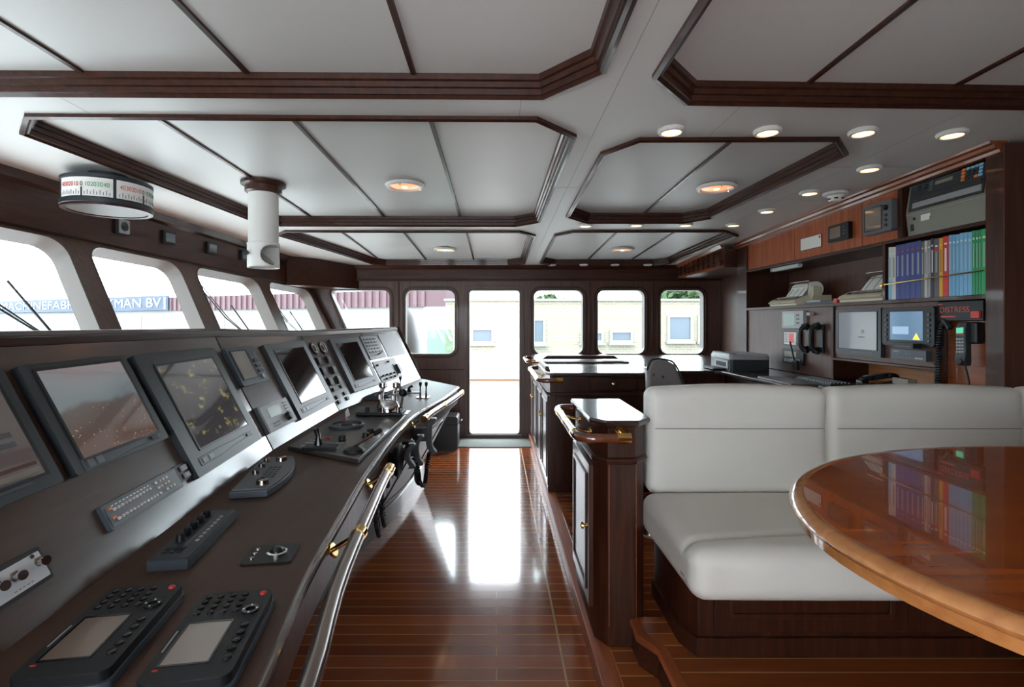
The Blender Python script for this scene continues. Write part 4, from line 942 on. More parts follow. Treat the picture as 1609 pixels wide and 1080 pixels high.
# rudder angle drum under the ceiling
dc = Vector((-2.325, 3.05, 0)); R = .226
dr_ = thing('rudder_indicator', 'round drum rudder indicator with red and green scales hanging under the ceiling', 'indicator', loc=(dc.x, dc.y, 0))
obj('drum', G().lathe((0, 0, 2.19), [(R-.01, 0), (R+.002, .008), (R+.002, .030), (R-.006, .034), (R-.006, .145), (R, .148), (R, .165), (R-.02, .172)], n=48), 'bezel', dr_)
obj('bottom_plate', G().lathe((0, 0, 2.189), [(0, 0), (R-.03, 0), (R-.025, .004), (0, .004)], n=48), 'alu', dr_)
obj('bottom_rim', G().ext(circ(0, 0, R-.002, 48), [circ(0, 0, R-.028, 48)], 2.183, 2.195), 'dark', dr_)
for s_ in (0,): obj('hanger', G().cyl((0, 0, 2.33), (0, 0, ZC(3.05)+.0), .10), 'bezel', dr_)
def arc(a0, a1, z0, z1, r, m, par, name, n=14):
    g = G().loft([[Vector((r*math.cos(a), r*math.sin(a), z0)), Vector((r*math.cos(a), r*math.sin(a), z1)), Vector(((r-.004)*math.cos(a), (r-.004)*math.sin(a), z1)), Vector(((r-.004)*math.cos(a), (r-.004)*math.sin(a), z0))] for a in [math.radians(a0+(a1-a0)*k/n) for k in range(n+1)]])
    return obj(name, g, m, par)
for ctr in (-85, -5, 160):
    sc_ = arc(ctr-38, ctr+38, 2.228, 2.332, R-.003, 'paper', dr_, 'scale_card')
    for k in range(-9, 10):
        a = math.radians(ctr+k*3.8); big = k % 2 == 0
        m = 'redlit' if k < 0 else ('greenlit' if k > 0 else 'ink')
        arc(ctr+k*3.8-.35, ctr+k*3.8+.35, 2.236, 2.262 if big else 2.252, R-.002, 'ink', sc_, 'tick', 1)
    for k, s in ((-8, '40'), (-6, '30'), (-4, '20'), (-2, '10'), (0, '0'), (2, '10'), (4, '20'), (6, '30'), (8, '40')):
        a = math.radians(ctr+k*3.8)
        text('numeral', s, .036, 'redlit' if k < 0 else ('greenlit' if k > 0 else 'ink'), sc_, ((R-.0015)*math.cos(a), (R-.0015)*math.sin(a), 2.292), (math.pi/2, 0, a+math.pi/2), xs=.8)
    a = math.radians(ctr)
    arc(ctr-.8, ctr+.8, 2.224, 2.275, R+.001, 'ink', sc_, 'pointer', 2)
# periscope tube
pc = Vector((-1.555, 3.4, 0)); zt_ = ZC(3.4)+UP
pr = thing('compass_periscope', 'white periscope tube with a black knob hanging from a wooden ceiling collar', 'periscope', loc=pc)
obj('ceiling_collar', G().lathe((0, 0, zt_-.075), [(.10, 0), (.115, .01), (.115, .045), (.14, .055), (.14, .074), (0, .074)]), 'dark', pr)
obj('tube', G().lathe((0, 0, 2.03), [(.094, 0), (.094, zt_-.07-2.03)]), 'white', pr)
Rh = .100
el_ = [(Rh*math.radians(-28)+.085*math.cos(t)*(1.0 if math.cos(t) < 0 else 1.25), 1.965+.068*math.sin(t)) for t in [2*math.pi*i/40 for i in range(40)]]
hb = plate_bm([(-math.pi*Rh, 1.885), (math.pi*Rh, 1.885), (math.pi*Rh, 2.045), (-math.pi*Rh, 2.045)], [el_])
for k in range(1, 60): bmesh.ops.bisect_plane(hb, geom=list(hb.verts)+list(hb.edges)+list(hb.faces), plane_co=(-math.pi*Rh+2*math.pi*Rh*k/60, 0, 0), plane_no=(1, 0, 0))
hb.verts.index_update()
g = G().add([(Rh*math.cos(v.co.x/Rh), Rh*math.sin(v.co.x/Rh), v.co.y) for v in hb.verts], [[v.index for v in f.verts] for f in hb.faces]); hb.free()
hd_ = obj('mirror_head', g, 'white', pr, angle=60)
m_ = hd_.modifiers.new('weld', 'WELD'); m_.merge_threshold = .0002; s_ = hd_.modifiers.new('thick', 'SOLIDIFY'); s_.thickness = .006; s_.offset = -1
obj('head_rim', G().lathe((0, 0, 2.035), [(.094, 0), (.102, .004), (.102, .012), (.094, .016)]), 'white', pr)
obj('mirror', G().lathe((0, 0, 0), [(.080, 0), (.080, .004)], n=32).xf(Matrix.Translation((0, 0, 1.955)) @ Matrix.Rotation(math.radians(40), 4, 'Y')), mat('mirror glass', (.25, .24, .23), .08, 1), pr)
obj('knob', G().lathe((-.07, -.075, 1.975), [(.008, 0), (.008, .015), (.018, .017), (.018, .03), (0, .032)], '-Y', n=8), 'black', pr)
# ============================================================ RIGHT HAND SIDE
XF = 2.48
RF = Face((XF, 3.5, 1.5), (0, -1, 0), (0, 0, 1))
# --- built in cupboard wall: thing with parts
cb = thing('instrument_cupboard', 'mahogany cupboard wall with printer shelf and instrument panels above the desk', 'cupboard')
def yb(a): return XF*F/(a-CX)
def bd(name, x0, x1, y0, y1, z0, z1, m='dark', par=None, bev=.003): return obj(name, G().box(x0, x1, y0, y1, z0, z1), m, par or cb, bevel=bev)
CB = XR-.006
bd('end_post', XF-.0, CB, 5.05, 5.24, 1.102, ZC(5.1)-.012)
bd('shelf', XF, CB, 3.275, 5.05, 1.640, 1.664)
bd('upper_board', XF, CB, 3.275, 5.05, 2.018, 2.040)
bd('divider', XF, CB, 3.75, 3.775, 1.102, 1.640)
bd('back_board', CB-.02, CB, 3.275, 5.05, 1.102, 2.36, 'panel')
bd('back_board', CB-.02, CB, 2.66, 3.27, 1.102, 1.636, 'panel')
bd('door_panel', XF+.016, XF+.034, 4.27, 5.05, 2.040, ZC(4.6)-.02, 'red')
bd('door_panel', XF+.016, XF+.034, 3.48, 4.262, 2.040, ZC(3.9)-.02, 'red')
bd('door_panel', XF+.016, XF+.034, 3.155, 3.472, 2.040, ZC(3.3)-.02, 'red')
bd('instrument_panel', XF+.016, XF+.034, 3.78, 5.05, 1.102, 1.640, 'panel')
bd('instrument_panel', XF+.016, XF+.034, 2.875, 3.75, 1.262, 1.640, 'panel')
bd('lower_rail', XF, XF+.05, 2.875, 3.75, 1.245, 1.262, 'dark')
bd('recess_back', XF+.26, XF+.28, 2.66, 3.75, 1.102, 1.245, 'lightwood')
bd('divider', XF, CB-.03, 2.855, 2.875, 1.102, 1.640)
bd('phone_panel', XF+.05, XF+.07, 2.583, 2.855, 1.102, 1.53, 'redh')
# cornice along the ceiling
ys = [2.50, 2.9, 3.4, 3.9, 4.4, 4.9, 5.25]
obj('cornice', G().loft([[Vector((XF+.03, y, ZC(y)-.055)), Vector((XF-.006, y, ZC(y)-.055)), Vector((XF-.010, y, ZC(y)-.040)), Vector((XF-.03, y, ZC(y)-.034)), Vector((XF-.036, y, ZC(y)-.018)), Vector((XF-.055, y, ZC(y)-.012)), Vector((XF-.058, y, ZC(y)-.001)), Vector((XF+.03, y, ZC(y)-.001))] for y in ys]), 'redh', cb, angle=25)
bk = thing('bookcase', 'mahogany bookcase bay at the near end of the cupboard wall holding manuals and a radio', 'bookcase')
bd('end_post', XF, CB, 2.487, 2.583, .20, ZC(2.5)-.014, 'panel', bk)
bd('end_face', XF-.001, XF+.001, 2.49, 2.58, .25, ZC(2.5)-.06, 'dark', bk, 0)
bd('back_board', CB-.02, CB, 2.585, 3.272, 1.665, 2.36, 'panel', bk)
bd('side_board', XF, CB-.03, 3.250, 3.272, 1.664, 2.018, 'dark', bk)
bd('side_board', XF, CB-.03, 3.115, 3.150, 2.042, ZC(3.1)-.06, 'dark', bk)
bd('shelf', XF, CB-.03, 2.583, 3.272, 1.640, 1.664, 'dark', bk)
bd('shelf', XF, CB-.03, 2.583, 3.272, 2.018, 2.040, 'dark', bk)
rl = obj('book_rail', G().cyl((XF-.006, 2.59, 1.785), (XF-.006, 3.25, 1.762), .0045, n=10), 'brass', bk)
obj('rail_bracket', G().lathe((XF+.0, 3.262, 1.76), [(.014, 0), (.012, .008), (.010, .016), (0, .018)], '-X'), 'brass', bk)
# --- manuals
cols = [('pale blue and white', (.55, .68, .74)), ('white marbled', (.62, .62, .58)), ('dark blue', (.045, .07, .26)), ('dark blue', (.045, .07, .26)), ('dark blue', (.045, .07, .26)), ('dark blue', (.045, .07, .26)), ('dark blue', (.045, .07, .26)),
        ('dark green and yellow', (.10, .14, .10)), ('pale grey', (.50, .49, .50)), ('grey', (.28, .27, .30)), ('black', (.03, .03, .04)), ('black and red', (.10, .09, .12)), ('orange yellow', (.75, .38, .03)), ('bright red', (.62, .03, .02)),
        ('sky blue', (.16, .42, .66)), ('sky blue', (.16, .42, .66)), ('sky blue', (.16, .42, .66)), ('light blue', (.20, .47, .72)), ('light blue', (.20, .47, .72)), ('light blue', (.20, .47, .72)), ('green', (.02, .30, .12)), ('green', (.02, .30, .12)), ('green', (.02, .30, .12)), ('bright green', (.03, .38, .12))]
pxs = [1393, 1398, 1404.5, 1411, 1419, 1427, 1435, 1444, 1449, 1454, 1459, 1464, 1472, 1478, 1487, 1492.5, 1498, 1504, 1510.5, 1517, 1523.5, 1529, 1534, 1538, 1547.3]
tops = [389, 389, 386, 385, 383, 381.5, 379.5, 380, 379, 378, 375, 376, 374.5, 372, 370, 369.5, 369, 367, 366, 365.5, 363, 362.5, 361.5, 360.5]
seen = {}
ordn = ['first', 'second', 'third', 'fourth', 'fifth', 'sixth', 'seventh']
tot = {}
for n_, c in cols: tot[n_] = tot.get(n_, 0)+1
for i, (n_, c) in enumerate(cols):
    y1, y0 = yb(pxs[i])-.0012, yb(pxs[i+1])+.0012
    if i == 0: y1 = min(y1, 3.246)
    z1 = min(CH-(tops[i]-CY)/F*y1, 2.012); k = seen.get(n_, 0); seen[n_] = k+1
    where = 'beside the %s one' % cols[i-1][0] if i else 'at the far end of the row'
    lab = ('%s manual %s on the book shelf' % (n_, where)) if tot[n_] == 1 else '%s manual on the book shelf, %s of the %d from the far end' % (n_, ordn[k], tot[n_])
    b = thing('manual', lab, 'book', loc=(XF+.012, (y0+y1)/2, 1.6645), group='manuals on the book shelf')
    w = (y1-y0)/2; h = z1-1.6645
    mm = mat('book cover %d' % i, c, .4, var=.12, vscale=9)
    obj('cover', G().ext([(0, -w), (.22, -w), (.22, -w+.0015), (.003, -w+.0015), (.003, w-.0015), (.22, w-.0015), (.22, w), (0, w)], [], 0, h), mm, b, smooth=False)
    obj('pages', G().box(.0035, .215, -w+.0018, w-.0018, .003, h-.003), 'paper', b, smooth=False)
    tm = 'white' if n_ not in ('pale grey', 'pale blue and white', 'white marbled', 'orange yellow') else 'ink'
    obj('spine_title', G().box(-.0006, .001, -w*.35, w*.35, h*.42, h*.80), tm if n_ in ('black', 'bright red') else mat('spine %d' % i, tuple(min(1, v*.5+(.28 if tm == 'white' else -.0)) for v in c), .5), b, smooth=False)
    obj('spine_mark', G().box(-.0006, .001, -w*.5, w*.5, h*.86, h*.89), 'redp' if n_ == 'dark blue' else ('yellow' if 'yellow' in n_ else 'white'), b, smooth=False)
    if n_ == 'black and red': obj('spine_band', G().box(-.0008, .001, -w, w, h*.78, h*.83), 'redp', b, smooth=False)
    if n_ in ('pale blue and white',): obj('spine_band', G().box(-.0008, .001, -w, w, 0, h*.4), 'bluek', b, smooth=False)
# --- weather fax / radio set above the books
def rdev(quad, t, name, label, cat, m='bezel', r=.008, sunk=.012, base=.016, group=None, bev=.003):
    f = Face((XF+base, 3.5, 1.5), (0, -1, 0), (0, 0, 1))
    return device(f, quad, t, name, label, cat, m, r, group, bev, sunk)
rd = thing('radio_facsimile', 'large grey radio facsimile set with dark control face on the top shelf over the books', 'radio set', mw=frame_m((XF+.03, 2.845, 2.0405), (0, -1, 0), (0, 0, 1), (-1, 0, 0)))
w = .50/2; 
obj('cabinet', G().loft([[Vector((x, 0.001, 0)), Vector((x, 0.001, -.30)), Vector((x, .305, -.30)), Vector((x, .305, -.01)), Vector((x, .14, .015))] for x in (-w-.01, w)]), 'rgrey', rd, bevel=.004)
tilt = Matrix.Translation((0, .14, .016)) @ Matrix.Rotation(-math.atan2(.022, .165), 4, 'X')
def rp(name, x0, x1, y0, y1, z0, z1, m, par=rd, bev=0): return obj(name, G().box(x0, x1, y0, y1, z0, z1).xf(tilt), m, par, bevel=bev)
fp = rp('face_plate', -w+.015, w-.01, .004, .158, 0, .006, 'bezel', bev=.002)
rp('paper_slot', -w+.05, w-.02, .018, .050, .006, .012, 'greyl')
rp('paper_window', -w+.05, w-.02, .055, .085, .006, .009, 'glass_dark')
for k in range(2): obj('knob', G().cyl((-w+.075+.05*k, .135, .006), (-w+.075+.05*k, .135, .022), .016, .013).xf(tilt), 'bezel2', fp)
rp('display_window', -w+.19, -w+.30, .125, .145, .006, .009, 'lcdgrey')
for k in range(4): rp('key_row', -w+.15+.0*k, -w+.175, .10+.016*k, .110+.016*k, .006, .009, 'grey')
for r_ in range(4):
    for c_ in range(5):
        rp('key', w-.145+.025*c_, w-.125+.025*c_, .098+.018*r_, .111+.018*r_, .006, .010, 'orange' if (c_ == 0 or (r_ == 0 and c_ == 3)) else ('bluek' if r_ == 3 or c_ == 4 else 'ink'))
obj('sticker', G().ext([(-.15, .075), (-.09, .075), (-.09, .095), (-.085, .095), (-.085, .112), (-.15, .112)], [], 0.012, .014), 'paper', rd)
obj('power_switch', G().box(-w+.02, -w+.04, .03, .07, .0, .010), 'ink', rd)
obj('lock', G().cyl((-w+.05, .10, .008), (-w+.05, .10, .014), .009), 'ink', rd)
obj('lid_edge', G().box(-w, w, .124, .130, .012, .017), 'greyl', rd)
# --- devices on the upper panels
rt, w, h, mw = rdev([(1258, 376), (1290, 368), (1290, 388), (1258, 393.5)], .006, 'sign_plate', 'small white notice plate on the upper red panels', 'sign', 'paper', r=.004, bev=.001)
obj('border', G().ext(rr(-w/2-.004, w/2+.004, -h/2-.004, h/2+.004, .005), [rr(-w/2, w/2, -h/2, h/2, .004)], 0, .005), 'dark', rt); obj('red_mark', G().box(w*.40, w*.48, h*.2, h*.42, .0055, .0068), 'redlit', rt)
rt, w, h, mw = rdev([(1301, 356), (1333, 348), (1333, 376), (1301, 381)], .03, 'small_display_unit', 'small black display unit with keys beside the white notice plate', 'display', 'black', r=.008)
obj('screen', G().box(-w*.40, w*.12, -h*.30, h*.34, .029, .0315), 'lcdbrown', rt)
for k in range(6): obj('key', G().box(w*.22+.016*(k % 2), w*.22+.012+.016*(k % 2), h*(.25-.2*(k//2))-.006, h*(.25-.2*(k//2))+.006, .029, .033), 'bezel2', rt)
rt, w, h, mw = rdev([(1355, 324), (1401, 314), (1401, 362), (1355, 371)], .05, 'echo_sounder', 'grey echo sounder with brown screen and one black knob under the cornice', 'sounder', 'grey', r=.012, bev=.006)
obj('screen', G().box(-w*.40, w*.16, -h*.36, h*.36, .049, .0515), 'lcdbrown', rt)
obj('screen_rim', G().ext(rr(-w*.43, w*.19, -h*.39, h*.39, .004), [rr(-w*.40, w*.16, -h*.36, h*.36, .002)], .049, .053), 'bezel', rt)
obj('knob', G().lathe((w*.32, h*.26, .05), [(.018, 0), (.016, .018), (0, .02)]), 'black', rt)
for k in range(3): obj('key', G().cyl((w*.32, h*(.02-.16*k), .05), (w*.32, h*(.02-.16*k), .055), .010), 'bezel', rt)
# --- printer shelf
def printer(yc, lab, roll=True, cut=False):
    rt = thing('dot_matrix_printer', lab, 'printer', loc=(XF+.06, yc, 1.6645), group='cream printers on the printer shelf')
    L_ = .21
    obj('base', G().prism([(-.0, 0), (.0, .02), (-.02, .03), (-.0, .05), (.08, .085), (.30, .09), (.30, 0)], -L_, L_).xf(Matrix(((1, 0, 0, 0), (0, 0, 1, 0), (0, 1, 0, 0), (0, 0, 0, 1)))), 'cream', rt, bevel=.004)
    tm = Matrix.Translation((.02, 0, .062)) @ Matrix.Rotation(math.radians(-24), 4, 'Y')
    obj('paper_window', G().box(-.010, .045, -L_+.03, L_-.06, .0, .004).xf(tm), 'glass_dark', rt)
    obj('print_rail', G().cyl((.035, -L_+.04, .078), (.035, L_-.07, .078), .004), 'steel', rt)
    obj('platen_knob', G().cyl((.14, -L_-.022, .065), (.14, -L_, .065), .022), 'cream', rt)
    obj('under_strip', G().box(.01, .29, -L_+.01, L_-.01, 0.0, .004), 'black', rt)
    sh = [Vector((.10, 0, .085)), Vector((.14, 0, .14)), Vector((.18, 0, .185)), Vector((.23, 0, .20))]
    obj('paper_sheet', G().loft([[p+Vector((0, -.12, 0)), p+Vector((0, .13, 0)), p+Vector((.003, .13, -.001)), p+Vector((.003, -.12, -.001))] for p in sh]), 'paper', rt)
    wr = G()
    for y in (-.08, .0, .08): wr.tube([p+Vector((-.006, y, .003)) for p in sh[:3]], .0015, 6)
    wr.tube([sh[1]+Vector((-.006, -.12, .03)), sh[1]+Vector((-.006, .13, .03))], .0015, 6)
    obj('wire_guide', wr, 'steel', rt)
    st = G().tube([(.13, -.14, .09), (.15, -.14, .215), (.15, .14, .215), (.13, .15, .09)], .003, 8); obj('wire_stand', st, 'steel', rt)
    if roll:
        rl = obj('paper_roll', G().cyl((.21, -.14, .145), (.21, .12, .145), .065, n=28), 'paper', rt); obj('roll_core', G().cyl((.21, -.146, .145), (.21, -.138, .145), .028), 'cream', rl)
        obj('roll_holder', G().box(.17, .25, -.165, -.148, .085, .165), 'cream', rt, bevel=.004)
    return rt
printer(4.52, 'cream printer with a paper roll at the far end of the printer shelf')
printer(3.56, 'cream printer with upright paper at the near end of the printer shelf, beside the books', False)
fb = thing('document_tray', 'dark low folder stack between the two cream printers', 'folders', loc=(XF+.06, 4.0, 1.6645))
obj('folder', G().box(0, .22, -.20, .17, .0, .018), 'bezel', fb, bevel=.002); obj('folder', G().box(.005, .22, -.0, .19, .0185, .034), 'greyl', fb, bevel=.002)
tag(obj('red_box', G().box(XF+.05, XF+.10, 3.785, 3.825, 1.665, 1.70), 'redp', bevel=.003), 'tiny red and white box beside the near cream printer', 'box')
fl = thing('strip_light', 'small white strip light under the upper board over the printer shelf', 'lamp', loc=(XF+.05, 4.45, 2.017))
obj('cover', G().box(-.02, .03, -.20, .20, -.035, 0), 'fluor', fl, bevel=.012); obj('end_cap', G().box(-.022, .032, .20, .215, -.037, 0), 'greyl', fl, bevel=.004)
# --- devices on the far instrument panel
rt, w, h, mw = rdev([(1228.5, 490), (1262, 488), (1262, 516), (1228.5, 516)], .03, 'navtex_receiver', 'light grey receiver with pale green screen, topmost on the far instrument panel', 'receiver', 'greyl', r=.006)
obj('screen', G().box(-w*.40, w*.12, -h*.36, h*.34, .029, .0315), 'lcdg', rt)
for k in range(6): obj('key', G().cyl((w*.22+.022*(k % 2), h*(.25-.22*(k//2)), .03), (w*.22+.022*(k % 2), h*(.25-.22*(k//2)), .033), .008), 'grey', rt)
rt, w, h, mw = rdev([(1231, 520), (1257, 520), (1257, 543.5), (1231, 543.5)], .02, 'red_digit_unit', 'small white framed unit with glowing red digits under the pale receiver', 'display', 'black', r=.004)
obj('face_plate', G().ext(rr(-w*.44, w*.30, -h*.42, h*.40, .003), [], .018, .022), 'plate', rt)
obj('red_window', G().box(-w*.15, w*.15, -h*.30, h*.32, .021, .024), mat('red led', (.2, .01, .01), .3, emit=(.8, .03, .02), es=.22), rt)
for k in range(5): obj('key', G().box(-w*.38, -w*.24, h*(.26-.13*k)-.004, h*(.26-.13*k)+.004, .021, .025), 'grey', rt)
rt, w, h, mw = rdev([(1229, 549), (1262, 549), (1262, 574), (1229, 572)], .02, 'radio_telephone', 'dark radio telephone panel, lowest on the far instrument panel', 'radio', 'black', r=.004)
obj('screen', G().box(-w*.38, w*.20, h*.0, h*.34, .019, .022), 'lcdgrey', rt)
for k in range(8): obj('key', G().box(-w*.38+w*.095*k, -w*.32+w*.095*k, -h*.34, -h*.12, .019, .024), 'greyl', rt)
def wallphone(px, py0, py1, lab, dz=0):
    Yc = yb(px); z1, z0 = CH-(py0-CY)/F*Yc, CH-(py1-CY)/F*Yc
    rt = thing('telephone_handset', lab, 'handset', loc=(XF+.014, Yc, 0), group='handsets on the far instrument panel')
    zc = (z0+z1)/2
    obj('cradle', G().box(-.02, .0, -.035, .035, z0+.01, z1-.01), 'black', rt, bevel=.004)
    pts = smooth_path([(-.05, 0, z1), (-.052, 0, z1-.02), (-.085, 0, z1-.05), (-.092, 0, zc), (-.085, 0, z0+.05), (-.052, 0, z0+.02), (-.05, 0, z0)], 3)
    obj('grip', G().tube(pts, [.026, .027, .028, .026, .022, .018, .016, .015, .014, .014, .014, .015, .016, .018, .022, .026, .028, .027, .026][:len(pts)], 12), 'black', rt)
    for z in (z1-.022, z0+.022): obj('ear_cup', G().lathe((-.05, 0, z), [(.030, 0), (.030, .018), (.02, .028)], 'X'), 'black', rt)
    return rt
wallphone(1272, 509, 554, 'curved black handset, left one of the pair on the far instrument panel')
rt = wallphone(1289, 508, 556, 'curved black handset, right one of the pair on the far instrument panel')
Yc = yb(1258)
cord([(XF-.05, yb(1289), CH-(556-CY)/F*yb(1289)), (XF-.06, yb(1282), 1.17), (XF-.08, yb(1262), 1.13), (XF-.07, yb(1250), 1.2), (XF-.05, yb(1260), 1.3)], '', r=.004, coil=.008, parent=rt)
mc = thing('fist_microphone', 'small black microphone hanging in front of the radio telephone panel', 'microphone', loc=(XF-.03, yb(1257), 0))
obj('body', G().box(-.02, .012, -.03, .03, 1.13, 1.21), 'black', mc, bevel=.008); obj('antenna', G().cyl((-.005, .02, 1.2), (-.005, .08, 1.36), .007), 'black', mc)
tag(obj('cable_hook', G().box(XF-.02, XF+.016, yb(1276), yb(1271), 1.575, 1.60), 'greyl', bevel=.002), 'tiny pale hook on the panel above the curved handsets', 'hook')
# --- monitors
rt, w, h, mw = rdev([(1313, 487), (1384, 484), (1384, 561), (1313, 557)], .03, 'monitor', 'grey monitor with a small four colour flag logo on its dim screen', 'monitor', 'bezel', r=.006, group='desk monitors')
obj('screen', G().box(-w*.42, w*.42, -h*.36, h*.43, .029, .0308), 'scrgrey', rt); obj('screen_rim', G().ext(rr(-w*.435, w*.435, -h*.375, h*.445, .004), [rr(-w*.42, w*.42, -h*.36, h*.43, .002)], .029, .033), 'black', rt)
for k, c in enumerate(('orange', 'greenp', 'bluek', 'yellow')): obj('logo_tile', G().box(w*.10+.014*(k % 2), w*.10+.012+.014*(k % 2), h*(.02)-.014*(k//2), h*.02+.012-.014*(k//2), .0305, .0315).xf(Matrix.Rotation(.0, 4, 'Z')), c, rt)
text('logo_word', 'Windows', .018, 'greyl', rt, (w*.10, -h*.10, .0312)); obj('button_row', G().box(-w*.1, w*.35, -h*.44, -h*.42, .029, .032), 'bezel2', rt)
rt, w, h, mw = rdev([(1386, 484), (1468, 481), (1468, 545), (1386, 543)], .045, 'marine_computer', 'dark rugged monitor with blue screen and yellow triangle beside the grey monitor', 'monitor', 'black', r=.02, group='desk monitors', bev=.008)
obj('screen', G().box(-w*.33, w*.30, -h*.35, h*.38, .044, .0458), 'scrblue', rt)
obj('dialog_box', G().box(-w*.28, w*.04, -h*.20, -h*.0, .0457, .0463), 'scrpale', rt)
obj('warning_triangle', G().ext([(w*.12, -h*.33), (w*.25, -h*.33), (w*.185, -h*.17)], [], .0457, .0468), 'yellowe', rt)
for s_ in (-1, 1):
    for k in range(6): obj('side_key', G().cyl((s_*w*.41, h*(.30-.13*k), .044), (s_*w*.41, h*(.30-.13*k), .050), .009, n=10), 'bezel2', rt)
rt, w, h, mw = rdev([(1402, 539), (1435, 539.5), (1434, 548), (1402, 547)], .09, 'dock_bracket', 'small black bracket under the rugged monitor', 'bracket', 'black', r=.004, sunk=-.04)
obj('edge_strip', G().box(-w*.4, w*.4, -h*.2, -h*.05, .089, .092), 'grey', rt)
rt, w, h, mw = rdev([(1400, 549), (1455, 550.5), (1455, 568), (1400, 564)], .03, 'modem', 'flat dark box with status lights under the rugged monitor bracket', 'modem', 'bezel2', r=.003)
for k in range(7): obj('status_light', G().box(-w*.3+w*.09*k, -w*.26+w*.09*k, -h*.12, -h*.02, .029, .032), 'greenlit' if k in (0, 3) else 'grey', rt)
obj('brand_strip', G().box(-w*.42, -w*.25, h*.22, h*.32, .029, .0315), 'greyl', rt); obj('legend', G().box(w*.2, w*.42, -h*.35, -h*.2, .029, .0315), 'greyl', rt)
# distress panel and satellite phone
rt = thing('distress_panel', 'black DISTRESS panel with red lettering and a red button above the satellite phone', 'panel', mw=frame_m((XF+.02, 2.72, 1.582), (0, -1, 0), (0, 0, 1), (-1, 0, 0)))
obj('housing', G().box(-.134, .134, -.052, .052, -.015, .03), 'black', rt, bevel=.003)
text('lettering', 'DISTRESS', .042, 'redlit', rt, (-.028, .006, .0302), xs=1.05); obj('button_cover', G().box(.078, .125, -.040, -.002, .029, .042), 'redp', rt, bevel=.003)
obj('small_lettering', G().box(-.11, -.02, -.034, -.026, .0295, .0305), 'redlit', rt); obj('top_lettering', G().box(-.13, -.10, .036, .041, .0295, .0305), 'redlit', rt)
rt = thing('satellite_phone', 'black satellite phone handset with green display hanging below the DISTRESS panel', 'phone', mw=frame_m((XF+.03, 2.695, 1.405), (0, -1, .0), (0.0, .10, 1), (-1, 0, 0)))
obj('cradle', G().box(.01, .065, .0, .115, -.012, .035), 'black', rt, bevel=.01)
obj('body', G().loft([[Vector((-.028*a, y, .02)), Vector((.028*a, y, .02)), Vector((.028*a, y, .02+t)), Vector((-.028*a, y, .02+t))] for a, y, t in ((.9, -.115, .03), (1.0, -.09, .045), (.95, -.03, .035), (1.0, .06, .04), (.9, .115, .03))]), 'bezel', rt, bevel=.006)
obj('screen', G().box(-.018, .020, .055, .085, .059, .0625), mat('green phone lcd', (.05, .3, .15), .3, emit=(.08, .45, .25), es=.5), rt); obj('red_line', G().box(-.018, .02, .046, .050, .058, .0615), 'redp', rt)
for r_ in range(5):
    for c_ in range(3): obj('key', G().box(-.020+.015*c_, -.010+.015*c_, .02-.017*r_, .029-.017*r_, .052, .061), 'greyl', rt)
obj('mouth_grille', G().cyl((0, -.092, .06), (0, -.092, .068), .017), 'black', rt)
cord([(XF-.01, 2.77, 1.49), (XF-.0, 2.825, 1.53), (XF-.01, 2.84, 1.40), (XF-.015, 2.845, 1.25), (XF-.02, 2.84, 1.12)], '', r=.006, coil=.011, parent=None)
o = [x for x in bpy.data.objects if x.name.startswith('coiled_cord') and x.parent is None][0]; tag(o, 'thick coiled black cord hanging left of the satellite phone', 'cord')
obj('cable', G().tube(smooth_path([(-.0, -.115, .03), (.01, -.20, .02), (.02, -.29, .03)], 5), .005, 8), 'black', rt)
# --- desks and counters
DZ = 1.10
dk = thing('chart_desk', 'dark L-shaped desk running under the instrument panels and the back windows', 'desk')
obj('worktop', G().prism([(1.94, 2.60), (XR-.04, 2.60), (XR-.04, YB-.015), (1.40, YB-.015), (1.40, 4.43), (1.90, 4.43), (1.94, 4.39)], DZ-.028, DZ), 'top', dk, bevel=.006)
obj('plinth', G().prism([(2.02, 2.66), (XR-.06, 2.66), (XR-.06, YB-.02), (1.45, YB-.02), (1.45, 5.25), (2.02, 5.25)], .0755, DZ-.029), 'dark', dk, smooth=False)
for k, (y0, y1) in enumerate(((4.30, 3.78), (3.74, 3.22), (3.18, 2.70))):
    d = obj('drawer', G().box(2.0, 2.022, y1, y0, .93, 1.055), 'dark', dk, bevel=.004); obj('knob', G().lathe((2.0, (y0+y1)/2, .995), [(.006, 0), (.006, .012), (.015, .018), (.013, .028), (0, .032)], '-X'), 'brass', d)
    d = obj('drawer', G().box(2.0, 2.022, y1, y0, .60, .90), 'dark', dk, bevel=.004); obj('knob', G().lathe((2.0, (y0+y1)/2, .78), [(.006, 0), (.006, .012), (.015, .018), (.013, .028), (0, .032)], '-X'), 'brass', d)
obj('apron', G().box(1.46, 2.0, 4.47, 4.49, .93, DZ-.028), 'dark', dk)
def knob(p, ax, par): return obj('knob', G().lathe(p, [(.014, 0), (.006, .003), (.006, .012), (.016, .018), (.014, .028), (0, .032)], ax, n=20), 'brass', par)
def panel_door(name, par, o, u, w, h, m='dark', kpos=None, t=.02):
    """raised panel door with its lower left corner at o, width along u, facing u x z"""
    f = frame_m(o, u, (0, 0, 1), Vector(u).cross(Vector((0, 0, 1))))
    d = obj(name, G().box(0, w, 0, h, -.002, t).xf(f), m, par, bevel=.003)
    e = .055 if min(w, h) > .2 else .025
    obj('moulding', G().ext([(e, e), (w-e, e), (w-e, h-e), (e, h-e)], [[(e+.02, e+.02), (w-e-.02, e+.02), (w-e-.02, h-e-.02), (e+.02, h-e-.02)]], t-.002, t+.008).xf(f), m, d, bevel=.004)
    if kpos: 
        p = f @ Vector((kpos[0], kpos[1], t)); q = f.to_3x3() @ Vector((0, 0, 1))
        ax = '-X' if q.x < -.5 else ('-Y' if q.y < -.5 else 'X'); knob(p, ax, d)
    return d
